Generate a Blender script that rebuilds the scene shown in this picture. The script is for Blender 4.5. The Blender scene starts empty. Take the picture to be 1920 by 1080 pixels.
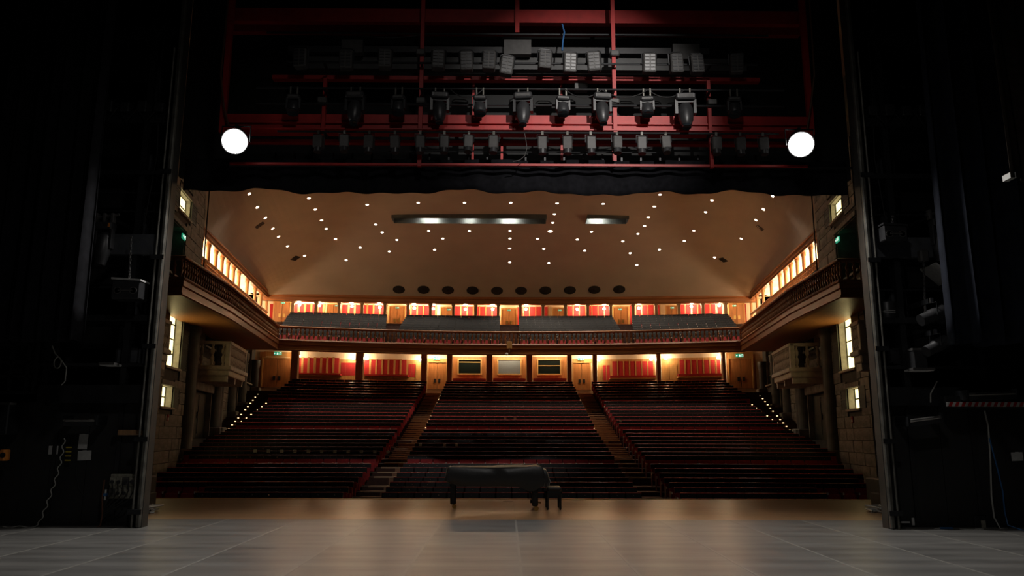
import bpy, math, random
from mathutils import Vector, Matrix
random.seed(7)
R = math.radians
sc = bpy.context.scene
col = sc.collection

# ---------------------------------------------------------------- camera
F = 1452.0                      # focal length in pixels of the 1920x1080 frame
VPX, HOR, ROLL = 950.0, 815.0, 0.15
CAM = Vector((-0.2, 0.0, 1.75))
PITCH = math.atan((HOR - 540) / F)
YAW = -math.atan((960 - VPX) / F * math.cos(PITCH))
cam = bpy.data.objects.new('camera', bpy.data.cameras.new('camera'))
col.objects.link(cam)
cam.data.sensor_width = 36.0
cam.data.lens = F / 1920 * 36.0
cam.data.clip_end = 300
CR = Matrix.Rotation(YAW, 3, 'Z') @ Matrix.Rotation(R(90) + PITCH, 3, 'X') @ Matrix.Rotation(R(ROLL), 3, 'Z')
cam.matrix_world = Matrix.Translation(CAM) @ CR.to_4x4()
sc.camera = cam

# ---------------------------------------------------------------- view, world
sc.view_settings.view_transform = 'Standard'
sc.view_settings.look = 'None'
sc.view_settings.gamma = 1.0
sc.view_settings.use_curve_mapping = False
sc.view_settings.exposure = 0.0
w = bpy.data.worlds.new('world'); sc.world = w; w.use_nodes = True
w.node_tree.nodes['Background'].inputs[0].default_value = (0, 0, 0, 1)      # a closed hall: no sky
w.node_tree.nodes['Background'].inputs[1].default_value = 0.0

# ---------------------------------------------------------------- large lights
def light(name, typ, loc, energy, color=(1, 1, 1), target=None, size=None, size_y=None, spot=None, blend=0.5, parent=None, radius=None):
    d = bpy.data.lights.new(name, typ); d.energy = energy; d.color = color
    if typ == 'AREA':
        d.shape = 'RECTANGLE'; d.size = size; d.size_y = size_y or size
    if typ == 'SPOT':
        d.spot_size = R(spot); d.spot_blend = blend
    if radius is not None: d.shadow_soft_size = radius
    o = bpy.data.objects.new(name, d); col.objects.link(o)
    loc = Vector(loc)
    if parent is not None:
        o.parent = parent; o.location = loc - parent.location
    else:
        o.location = loc
    if target is not None:
        o.rotation_euler = (Vector(target) - loc).to_track_quat('-Z', 'Y').to_euler()
    return o
WARM = (1.0, 0.72, 0.42)
# the stage's own work light high in the fly tower, upstage of the frame: it lights the faces of towers, curtains and walls turned upstage
light('stage_work_lamp_offscreen', 'SPOT', (0.5, 3.5, 14.0), 650, (1.0, 0.95, 0.9), (0, 12.0, 1.5), spot=100, blend=0.9, radius=0.5)
# the narrow lamp upstage that throws the moving lights' shadows on the red girder
light('bridge_spot_lamp_offscreen', 'SPOT', (4.2, 3.0, 11.5), 6500, (1.0, 0.95, 0.9), (1.55, 15.6, 8.75), spot=27, blend=1.0, radius=0.08)

# ---------------------------------------------------------------- helpers
def ray(px, py):
    return (CR @ Vector(((px - 960) / F, -(py - 540) / F, -1.0)))
def P(px, py, Y):
    d = ray(px, py); return CAM + d * (Y / d.y)
def PZ(px, py, z):
    d = ray(px, py); return CAM + d * ((z - CAM.z) / d.z)
WS = 0.155
W0 = 14.05
def XW(Y): return W0 + WS * (Y - 30)
def wall_at(px, py, side, back=0.0):
    """where a pixel's ray meets a side wall: returns (Y, z)"""
    d = ray(px, py)
    t = (W0 + back - WS * 30 - side * CAM.x) / (side * d.x - WS * d.y)
    return t * d.y, CAM.z + t * d.z
def on_curve(px, py, Y0, c):
    Y = Y0
    for _ in range(12):
        p = P(px, py, Y); Y = Y0 - c * p.x * p.x
    return P(px, py, Y)

class MB:
    def __init__(s, T=None):
        s.v = []; s.f = []; s.mi = []; s.m = 0; s.T = T
    def add(s, verts, faces):
        n = len(s.v)
        if s.T: verts = [s.T(*v) for v in verts]
        s.v += [tuple(v) for v in verts]
        s.f += [tuple(i + n for i in f) for f in faces]; s.mi += [s.m] * len(faces)
        return s
    def box(s, x0, x1, y0, y1, z0, z1):
        return s.add([(x0, y0, z0), (x1, y0, z0), (x1, y1, z0), (x0, y1, z0), (x0, y0, z1), (x1, y0, z1), (x1, y1, z1), (x0, y1, z1)],
                     [(0, 3, 2, 1), (4, 5, 6, 7), (0, 1, 5, 4), (1, 2, 6, 5), (2, 3, 7, 6), (3, 0, 4, 7)])
    def cbox(s, x0, x1, y0, y1, z0, z1, b):
        """box whose vertical and top edges are bevelled"""
        def ring(z, i):
            return [(x0 + i + b, y0 + i, z), (x1 - i - b, y0 + i, z), (x1 - i, y0 + i + b, z), (x1 - i, y1 - i - b, z), (x1 - i - b, y1 - i, z), (x0 + i + b, y1 - i, z), (x0 + i, y1 - i - b, z), (x0 + i, y0 + i + b, z)]
        r = [ring(z0, b * .6), ring(z0 + b, 0), ring(z1 - b, 0), ring(z1, b * .6)]
        V = sum(r, []); Fc = [tuple(range(7, -1, -1)), tuple(range(24, 32))]
        for k in range(3):
            for i in range(8):
                j = (i + 1) % 8; Fc.append((k * 8 + i, k * 8 + j, k * 8 + 8 + j, k * 8 + 8 + i))
        return s.add(V, Fc)
    def obox(s, c, u, v, w_, hu, hv, hw):
        c = Vector(c); u = Vector(u).normalized() * hu; v = Vector(v).normalized() * hv; w_ = Vector(w_).normalized() * hw
        V = [c + a * u + b * v + e * w_ for e in (-1, 1) for a, b in ((-1, -1), (1, -1), (1, 1), (-1, 1))]
        return s.add(V, [(0, 3, 2, 1), (4, 5, 6, 7), (0, 1, 5, 4), (1, 2, 6, 5), (2, 3, 7, 6), (3, 0, 4, 7)])
    def cyl(s, p0, p1, r0, r1=None, n=10, cap=True):
        p0 = Vector(p0); p1 = Vector(p1); r1 = r0 if r1 is None else r1
        d = (p1 - p0).normalized(); a = d.orthogonal().normalized(); b = d.cross(a)
        V = []
        for p, r in ((p0, r0), (p1, r1)):
            V += [p + (a * math.cos(2 * math.pi * i / n) + b * math.sin(2 * math.pi * i / n)) * r for i in range(n)]
        Fc = [(i, (i + 1) % n, n + (i + 1) % n, n + i) for i in range(n)]
        if cap: Fc += [tuple(range(n - 1, -1, -1)), tuple(range(n, 2 * n))]
        return s.add(V, Fc)
    def lathe(s, prof, c=(0, 0, 0), axis=(0, 0, 1), n=10):
        c = Vector(c); d = Vector(axis).normalized()
        a = d.orthogonal().normalized(); b = d.cross(a)
        V = []
        for r, h in prof:
            V += [c + d * h + (a * math.cos(2 * math.pi * i / n) + b * math.sin(2 * math.pi * i / n)) * r for i in range(n)]
        Fc = []
        for k in range(len(prof) - 1):
            Fc += [(k * n + i, k * n + (i + 1) % n, (k + 1) * n + (i + 1) % n, (k + 1) * n + i) for i in range(n)]
        Fc += [tuple(range(n - 1, -1, -1)), tuple(range((len(prof) - 1) * n, len(prof) * n))]
        return s.add(V, Fc)
    def tube(s, pts, r, n=6):
        pts = [Vector(p) for p in pts]; V = []
        a = None
        for i, p in enumerate(pts):
            d = (pts[min(i + 1, len(pts) - 1)] - pts[max(i - 1, 0)]).normalized()
            a = d.orthogonal().normalized() if a is None else (a - d * a.dot(d)).normalized()
            b = d.cross(a)
            V += [p + (a * math.cos(2 * math.pi * k / n) + b * math.sin(2 * math.pi * k / n)) * r for k in range(n)]
        Fc = [(i * n + k, i * n + (k + 1) % n, (i + 1) * n + (k + 1) % n, (i + 1) * n + k) for i in range(len(pts) - 1) for k in range(n)]
        Fc += [tuple(range(n - 1, -1, -1)), tuple(range((len(pts) - 1) * n, len(pts) * n))]
        return s.add(V, Fc)
    def grid(s, fn, nu, nv):
        V = [fn(i / nu, j / nv) for j in range(nv + 1) for i in range(nu + 1)]
        Fc = [(j * (nu + 1) + i, j * (nu + 1) + i + 1, (j + 1) * (nu + 1) + i + 1, (j + 1) * (nu + 1) + i) for j in range(nv) for i in range(nu)]
        return s.add(V, Fc)
    def prism(s, poly, z0, z1):
        n = len(poly)
        V = [(x, y, z0) for x, y in poly] + [(x, y, z1) for x, y in poly]
        return s.add(V, [tuple(range(n - 1, -1, -1)), tuple(range(n, 2 * n))] + [(i, (i + 1) % n, n + (i + 1) % n, n + i) for i in range(n)])
    def sweep(s, path, prof):
        """path: [(x, y)], prof: closed [(d, z)] with d to the left of the travel direction"""
        n = len(path); m = len(prof); V = []
        for i in range(n):
            p = Vector(path[i])
            d0 = (p - Vector(path[i - 1])).normalized() if i else None
            d1 = (Vector(path[i + 1]) - p).normalized() if i < n - 1 else None
            if d0 is None: d0 = d1
            if d1 is None: d1 = d0
            n0 = Vector((-d0.y, d0.x)); n1 = Vector((-d1.y, d1.x)); nn = (n0 + n1).normalized(); k = 1 / max(.3, nn.dot(n0))
            V += [(p.x + nn.x * k * d, p.y + nn.y * k * d, z) for d, z in prof]
        Fc = [(i * m + j, i * m + (j + 1) % m, (i + 1) * m + (j + 1) % m, (i + 1) * m + j) for i in range(n - 1) for j in range(m)]
        Fc += [tuple(range(m - 1, -1, -1)), tuple(range((n - 1) * m, n * m))]
        return s.add(V, Fc)
    def mesh(s, name, mats, smooth=False):
        me = bpy.data.meshes.new(name)
        me.from_pydata(s.v, [], s.f)
        for m in (mats if isinstance(mats, (list, tuple)) else [mats]): me.materials.append(m)
        if any(s.mi): me.polygons.foreach_set('material_index', s.mi)
        if smooth:
            me.polygons.foreach_set('use_smooth', [True] * len(me.polygons))
            try: me.set_sharp_from_angle(angle=R(40))
            except Exception: pass
        me.update(); return me
    def build(s, name, mats, parent=None, smooth=False, world=True):
        if parent is not None and world:
            l = parent_world(parent)
            s.v = [(x - l.x, y - l.y, z - l.z) for x, y, z in s.v]
        return link(name, s.mesh(name, mats, smooth), parent)

def parent_world(o):
    l = o.location.copy()
    while o.parent: o = o.parent; l += o.location
    return l
def link(name, me, parent=None, loc=None, rot=None, scale=None):
    o = bpy.data.objects.new(name, me); col.objects.link(o)
    if parent is not None: o.parent = parent
    if loc is not None: o.location = loc
    if rot is not None: o.rotation_euler = rot
    if scale is not None: o.scale = scale
    return o
def tag(o, label, cat, group=None, kind=None):
    o['label'] = label; o['category'] = cat
    if group: o['group'] = group
    if kind: o['kind'] = kind
    return o
def thing(name, loc, label, cat, group=None, kind=None, rz=0):
    o = bpy.data.objects.new(name, None); col.objects.link(o)
    o.location = loc; o.rotation_euler = (0, 0, rz); o.empty_display_size = .2
    return tag(o, label, cat, group, kind)
def copy_tree(o, parent=None):
    c = o.copy(); col.objects.link(c); c.parent = parent
    for ch in o.children: copy_tree(ch, c)
    return c

# ---------------------------------------------------------------- materials
def mat(name, color, rough=0.6, metal=0.0, noise=None, bump=None, emit=None, spec=None, stretch=None):
    m = bpy.data.materials.new(name); m.use_nodes = True
    nt = m.node_tree; b = nt.nodes['Principled BSDF']
    b.inputs['Base Color'].default_value = (*color, 1); b.inputs['Roughness'].default_value = rough; b.inputs['Metallic'].default_value = metal
    if spec is not None: b.inputs['Specular IOR Level'].default_value = spec
    if emit:
        b.inputs['Emission Color'].default_value = (*emit[0], 1); b.inputs['Emission Strength'].default_value = emit[1]
    if noise or bump:
        tc = nt.nodes.new('ShaderNodeTexCoord'); mp = nt.nodes.new('ShaderNodeMapping')
        nt.links.new(tc.outputs['Object'], mp.inputs[0])
        mp.inputs['Scale'].default_value = stretch or (1, 1, 1)
    if noise:
        sclv, amt = noise
        n = nt.nodes.new('ShaderNodeTexNoise'); n.inputs['Scale'].default_value = sclv; n.inputs['Detail'].default_value = 5
        nt.links.new(mp.outputs[0], n.inputs['Vector'])
        r = nt.nodes.new('ShaderNodeValToRGB')
        r.color_ramp.elements[0].position = .3; r.color_ramp.elements[1].position = .7
        r.color_ramp.elements[0].color = (*[max(0, c * (1 - amt)) for c in color], 1)
        r.color_ramp.elements[1].color = (*[min(1, c * (1 + amt)) for c in color], 1)
        nt.links.new(n.outputs['Fac'], r.inputs[0]); nt.links.new(r.outputs[0], b.inputs['Base Color'])
    if bump:
        n2 = nt.nodes.new('ShaderNodeTexNoise'); n2.inputs['Scale'].default_value = bump[0]; n2.inputs['Detail'].default_value = 4
        nt.links.new(mp.outputs[0], n2.inputs['Vector'])
        bp = nt.nodes.new('ShaderNodeBump'); bp.inputs['Strength'].default_value = bump[1]; bp.inputs['Distance'].default_value = .02
        nt.links.new(n2.outputs['Fac'], bp.inputs['Height']); nt.links.new(bp.outputs[0], b.inputs['Normal'])
    return m
def plank_floor_mat():
    m = bpy.data.materials.new('apron_boards'); m.use_nodes = True; nt = m.node_tree; b = nt.nodes['Principled BSDF']
    tc = nt.nodes.new('ShaderNodeTexCoord'); br = nt.nodes.new('ShaderNodeTexBrick')
    nt.links.new(tc.outputs['Object'], br.inputs[0])
    for k, v in (('Color1', (.42, .25, .13, 1)), ('Color2', (.34, .19, .095, 1)), ('Mortar', (.12, .065, .03, 1))): br.inputs[k].default_value = v
    br.inputs['Scale'].default_value = 1; br.inputs['Brick Width'].default_value = 2.4; br.inputs['Row Height'].default_value = .14; br.inputs['Mortar Size'].default_value = .006
    mp = nt.nodes.new('ShaderNodeMapping'); mp.inputs['Scale'].default_value = (.6, 9, 1); nt.links.new(tc.outputs['Object'], mp.inputs[0])
    n = nt.nodes.new('ShaderNodeTexNoise'); n.inputs['Scale'].default_value = 2; n.inputs['Detail'].default_value = 6; nt.links.new(mp.outputs[0], n.inputs['Vector'])
    mx = nt.nodes.new('ShaderNodeMix'); mx.data_type = 'RGBA'; mx.blend_type = 'MULTIPLY'; mx.inputs[0].default_value = .75
    rp_ = nt.nodes.new('ShaderNodeValToRGB'); rp_.color_ramp.elements[0].position = .25; rp_.color_ramp.elements[0].color = (.45, .42, .4, 1); rp_.color_ramp.elements[1].position = .7; rp_.color_ramp.elements[1].color = (1, 1, 1, 1); nt.links.new(n.outputs['Fac'], rp_.inputs[0])
    nt.links.new(br.outputs['Color'], mx.inputs[6]); nt.links.new(rp_.outputs[0], mx.inputs[7])
    nt.links.new(mx.outputs[2], b.inputs['Base Color']); b.inputs['Roughness'].default_value = .3
    return m
M = {}
M['vinyl'] = mat('vinyl', (.135, .13, .122), .34, noise=(1.6, .34), bump=(30, .05), stretch=(.35, 1.6, 1))
M['tape'] = mat('seam_tape', (.21, .2, .18), .4)
M['apron'] = plank_floor_mat()
M['black'] = mat('black_paint', (.010, .010, .011), .65, noise=(3, .4))
M['blackwall'] = mat('black_wall_paint', (.012, .012, .012), .75, noise=(1.2, .5))
M['steel'] = mat('dark_steel', (.022, .023, .025), .45, .3, noise=(4, .3))
M['edge'] = mat('worn_edge_steel', (.12, .115, .10), .5, .4, noise=(6, .4))
M['slab'] = mat('portal_slab', (.03, .028, .025), .55, noise=(2, .3))
M['greycol'] = mat('grey_column', (.075, .08, .09), .6, noise=(5, .25))
M['greyplat'] = M['greycol']
M['cloth'] = mat('black_velvet', (.009, .009, .011), .95, spec=.1, noise=(8, .3))
M['bluecloth'] = mat('navy_drape', (.011, .013, .020), .9, spec=.1, noise=(4, .3))
M['browncloth'] = mat('umber_drape', (.035, .028, .022), .95, spec=.05, noise=(8, .3))
M['red'] = mat('red_steel', (.42, .018, .016), .5, noise=(5, .15))
M['lampblack'] = mat('fixture_black', (.03, .03, .032), .4, noise=(9, .2))
M['lampgrey'] = mat('fixture_grey', (.065, .062, .06), .55, noise=(9, .2))
M['lens'] = mat('lens_glass', (.02, .025, .03), .08, spec=.8)
M['duct'] = mat('duct_grey', (.06, .06, .06), .6, noise=(3, .25))
M['chrome'] = mat('chrome', (.55, .53, .5), .25, .9)
M['white'] = mat('white_plate', (.6, .6, .58), .6)
M['paper'] = mat('paper', (.45, .45, .44), .8, noise=(14, .12))
M['orange'] = mat('orange_plastic', (.6, .2, .03), .5)
M['yellow'] = mat('yellow_plastic', (.5, .38, .04), .5)
M['bluep'] = mat('blue_cable', (.03, .12, .3), .5)
M['whitecable'] = mat('pale_cable', (.4, .4, .37), .5)
M['browncable'] = mat('brown_cable', (.12, .05, .025), .6)
M['socket'] = mat('socket_cream', (.26, .25, .2), .6, noise=(20, .25))
M['wood'] = mat('larch_wood', (.40, .165, .052), .42, noise=(3, .22), stretch=(4, 4, .5))
M['woodh'] = mat('larch_wood_lengthwise', (.26, .095, .03), .4, noise=(3, .2), stretch=(.4, .4, 6))
M['woodlight'] = mat('pale_maple', (.52, .29, .10), .45, noise=(3, .18), stretch=(4, 4, .5))
M['rail'] = mat('balustrade_wood', (.28, .112, .042), .38, noise=(6, .2))
M['pillar'] = mat('pillar_wood', (.34, .19, .09), .45, noise=(3, .3), stretch=(6, 6, .4))
M['redpanel'] = mat('red_fabric_panel', (.42, .018, .022), .85, noise=(20, .15))
M['redbench'] = mat('red_bench', (.30, .010, .014), .7)
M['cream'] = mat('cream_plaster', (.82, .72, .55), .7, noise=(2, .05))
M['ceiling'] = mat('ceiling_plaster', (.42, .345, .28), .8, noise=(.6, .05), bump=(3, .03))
M['stone'] = mat('grey_stone', (.20, .185, .165), .7, noise=(2.3, .45), bump=(6, .5))
M['stonedark'] = mat('dark_stone', (.05, .05, .048), .55, noise=(2, .4), bump=(8, .25))
M['joint'] = mat('stone_joint', (.07, .066, .06), .85, noise=(4, .3))
M['limestone'] = mat('carved_limestone', (.52, .46, .38), .7, noise=(5, .18), bump=(20, .2))
M['shutter'] = mat('green_shutter', (.045, .055, .045), .55, noise=(6, .2))
M['doordark'] = mat('dark_green_door', (.018, .024, .024), .45, noise=(4, .3))
M['reveal'] = mat('window_reveal', (.30, .29, .265), .7, noise=(6, .2))
M['dimpane'] = mat('unlit_pane', (.09, .095, .085), .15)
M['paneglow'] = mat('lit_pane', (.8, .7, .45), .5, emit=((1.0, .80, .36), 2.6))
M['carpet'] = mat('carpet', (.055, .022, .015), .85, noise=(6, .3))
M['stepbody'] = mat('step_wood', (.24, .12, .065), .6, noise=(5, .25))
M['sidestep'] = mat('side_step_carpet', (.11, .045, .028), .85, noise=(6, .3))
M['nosing'] = mat('step_nosing', (.52, .34, .21), .5)
M['seatred'] = mat('seat_red_velvet', (.30, .006, .011), .7, noise=(12, .2))
M['seatdark'] = M['seatred']
M['headrest'] = mat('headrest_black', (.008, .0085, .010), .5, spec=.3, noise=(7, .3))
M['toprail'] = mat('headrest_top_rail', (.40, .06, .055), .25)
M['armtip'] = mat('arm_tip', (.7, .66, .6), .3)
M['armwood'] = mat('arm_wood', (.11, .02, .018), .5)
M['plate'] = mat('number_plate', (.25, .23, .2), .3, .5)
M['pianocloth'] = mat('piano_cover', (.015, .015, .015), .36, spec=.5, bump=(5, .25))
_b = M['pianocloth'].node_tree.nodes['Principled BSDF']; _b.inputs['Sheen Weight'].default_value = .9; _b.inputs['Sheen Roughness'].default_value = .3
M['pianoblack'] = mat('piano_lacquer', (.008, .008, .008), .25)
M['brass'] = mat('brass', (.55, .38, .14), .3, .9)
M['green'] = mat('exit_green', (.02, .35, .18), .5, emit=((.05, .75, .4), .35))
M['signwhite'] = mat('exit_white', (.85, .9, .85), .5, emit=((.85, 1, .9), .9))
M['lampglow'] = mat('downlight_glow', (1, 1, 1), .5, emit=((1.0, .93, .82), 14))
M['stepglow'] = mat('step_light_glow', (1, .8, .5), .5, emit=((1.0, .72, .35), 2.4))
M['sconceglow'] = mat('sconce_glow', (1, .9, .7), .5, emit=((1.0, .80, .50), 22))
M['stripglow'] = mat('strip_glow', (1, .9, .7), .5, emit=((1.0, .78, .48), 5))
M['workglow'] = mat('work_lamp_glow', (1, 1, 1), .5, emit=((1.0, .98, .94), 14))
M['screen'] = mat('booth_blind', (.13, .155, .18), .6, noise=(30, .1))
M['darkglass'] = mat('dark_glass', (.008, .012, .011), .08)
M['slotmetal'] = mat('slot_metal', (.12, .125, .12), .6, noise=(2, .2))
M['stripe_red'] = mat('tape_red', (.45, .02, .02), .5)
M['stripe_white'] = mat('tape_white', (.55, .55, .53), .5)
LEFT_PHRASE = 'opposite the piano-bench side'
RIGHT_PHRASE = 'on the piano-bench side'
NTH = ['first', 'second', 'third', 'fourth', 'fifth', 'sixth', 'seventh', 'eighth', 'ninth', 'tenth', 'eleventh', 'twelfth', 'thirteenth', 'fourteenth', 'fifteenth', 'sixteenth', 'seventeenth', 'eighteenth']
def from_end(k, n, what='end'):
    """which of n in a row, counted from the nearer end"""
    return '%s from the %s %s' % ((NTH[k], what, LEFT_PHRASE) if k < n / 2 else (NTH[n - 1 - k], what, RIGHT_PHRASE))
def side_words(s): return LEFT_PHRASE if s < 0 else RIGHT_PHRASE

# ================================================================ STRUCTURE
# ---- stage floor: vinyl strips with taped seams, then the timber apron
VY = 16.85; SY = 22.1
floor = thing('floor', (0, 5, -.02), 'dark grey dance vinyl laid in strips over the stage', 'floor', kind='structure')
strip = MB().box(-.748, .748, -11, VY - 5, -.01, .02).mesh('vinyl_strip', M['vinyl'])
tape = MB().box(-.02, .02, -11, VY - 5, .0195, .0215).mesh('seam_tape', M['tape'])
for i in range(-9, 9):
    link('vinyl_strip', strip, floor, (i * 1.5 + .75, 0, 0))
    link('seam_tape', tape, floor, (i * 1.5, 0, 0))
link('seam_tape', tape, floor, (13.5, 0, 0))
ap = MB().box(-16, 16, VY + .004, SY, -.3, 0).build('floor_apron', M['apron'])
tag(ap, 'bare wooden boards of the stage apron under the piano', 'floor', kind='structure')
MB().box(-16, 16, SY - .12, SY + .03, -.10, .012).build('edge_board', M['woodlight'], ap)
o = MB().box(-16, 16, SY - .2, SY, -2.2, -.3).build('wall_stage_front', M['blackwall']); tag(o, 'front wall of the stage dropping to the seats', 'wall', kind='structure')
for sx in (-1, 1):
    o = MB().cbox(min(sx * 11.55, sx * 14.5), max(sx * 11.55, sx * 14.5), 24.6, 26.0, -2, .42, .05).build('trim_%d' % (1 if sx < 0 else 2), M['stonedark'])
    tag(o, 'low dark stone parapet closing the front seat rows ' + side_words(sx), 'parapet', kind='structure')

# ---- rows of seats: where every row stands
ROWPX = [934.5, 922.8, 912.8, 903.3, 894.5, 885.8, 876.7, 868.6, 853.3, 845.8, 838.3, 831.1, 824.2, 817.5, 811.2, 805, 793.3, 787, 780.5, 774.2, 768.2, 762.5, 757.2, 751.7, 744.2, 739.2, 734, 729.2, 724.4, 719.8, 715.4]
NR = len(ROWPX)
BACK_H = .93
ROWS = []
for i, y in enumerate(ROWPX):
    Yc = 26.7 + .93 * i + .4 * (i // 8)
    c = .001 + .010 * i / (NR - 1)
    ztop = P(950, y, Yc + .25).z
    ROWS.append((Yc, c, ztop - BACK_H))
def rowY(i, X): return ROWS[i][0] - ROWS[i][1] * X * X
def row_limit(i):
    if i < 3: return 11.05
    if i == 3: return 13.3
    if i < 12: return XW(rowY(i, 14.5)) - .3
    if i < 16: return 14.5
    return 14.75 + .02 * (i - 16)
AISLE0, AISLE1 = 4.62, 5.86
PITCHC = .565

# ---- stalls floor: one terrace per row
fl = MB()
XS = [-19, -17, -15, -13, -11, -9, -7, -5, -3, -1, 1, 3, 5, 7, 9, 11, 13, 15, 17, 19]
for i in range(NR):
    z = ROWS[i][2]; zp = ROWS[i - 1][2] if i else z - .3
    for a, b in zip(XS, XS[1:]):
        if abs(a + b) / 2 > XW(rowY(i, 15)) + 1.5: continue
        f0a, f0b = rowY(i, a) - .42, rowY(i, b) - .42
        if i < NR - 1: b0a, b0b = rowY(i + 1, a) - .42, rowY(i + 1, b) - .42
        else: b0a, b0b = rowY(i, a) + 2.2, rowY(i, b) + 2.2
        fl.add([(a, f0a, z), (b, f0b, z), (b, b0b, z), (a, b0a, z)], [(0, 1, 2, 3)])
        fl.add([(a, f0a, zp - .02), (b, f0b, zp - .02), (b, f0b, z), (a, f0a, z)], [(0, 1, 2, 3)])
fl.box(-16, 16, 21.5, 26.4, -1.9, ROWS[0][2] - .0)
o = fl.build('floor_stalls', M['carpet']); tag(o, 'dark carpeted terraces rising under the stalls seats', 'floor', kind='structure')

# ---- side walls: stone facade with windows, shutters, doors, engaged columns
WK = math.sqrt(1 + WS * WS)
TE = wall_at(381, 430, -1)[0]
def wallT(side):
    return lambda Y, d, z: (side * XW(Y) - side * d / WK, Y + WS * d / WK, z)
def wrect(px0, px1, py0, py1):
    """a rectangle seen on the wall away from the bench, as (Y0, Y1, z0, z1)"""
    ym = (py0 + py1) / 2
    a = wall_at(px0, ym, -1)[0]; b = wall_at(px1, ym, -1)[0]
    pm = (px0 + px1) / 2
    return a, b, wall_at(pm, py1, -1)[1], wall_at(pm, py0, -1)[1]
# name, opening, kind
OPEN = [('upper', wrect(333, 356, 364, 404), 'lit'),
        ('tall', wrect(312, 338, 574, 690), 'lit'),
        ('low', wrect(299, 321, 723, 763), 'lit'),
        ('gallery', (30.6, 33.6, 8.4, 10.6), 'dark'),
        ('door', wrect(358, 391, 733, 822), 'door'),
        ('french', wrect(383, 402, 602, 652), 'dark'),
        ('small', wrect(415, 428, 614, 648), 'dim'),
        ('passage', wrect(431, 444, 684, 762), 'door'),
        ('far', wrect(457, 471, 640, 718), 'dim')]
COLS = [(wall_at(351, 700, -1)[0], .4, True), (wall_at(400, 760, -1)[0], .45, True), (wall_at(408, 620, -1)[0], .4, False), (wall_at(435, 640, -1)[0], .4, True), (wall_at(452, 660, -1)[0], .42, True), (wall_at(474, 680, -1)[0], .4, True), (wall_at(482, 680, -1)[0], .38, True)]
ZT = 16.8
WIN_N = [0]; DOOR_N = [0]
unit_stone = MB().cbox(-.5, .5, -.5, .5, -.5, .5, .04).mesh('stone_block', M['stone'])
WIN_LABEL = {'upper': 'small lit window high on the stone tower %s', 'tall': 'tall lit window with shutters above the small stone balcony %s', 'low': 'small lit window low on the stone wall near the front rows %s', 'gallery': 'dark doorway on the balcony arm under the exit sign %s', 'french': 'dark shuttered window above the long stone balcony %s', 'small': 'dim window beside the long stone balcony %s', 'far': 'tall dim window near the rear corner doors %s'}
DOOR_LABEL = {'door': 'wide dark door under the long stone balcony %s', 'passage': 'narrow dark doorway up the side stairs %s'}
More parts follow.
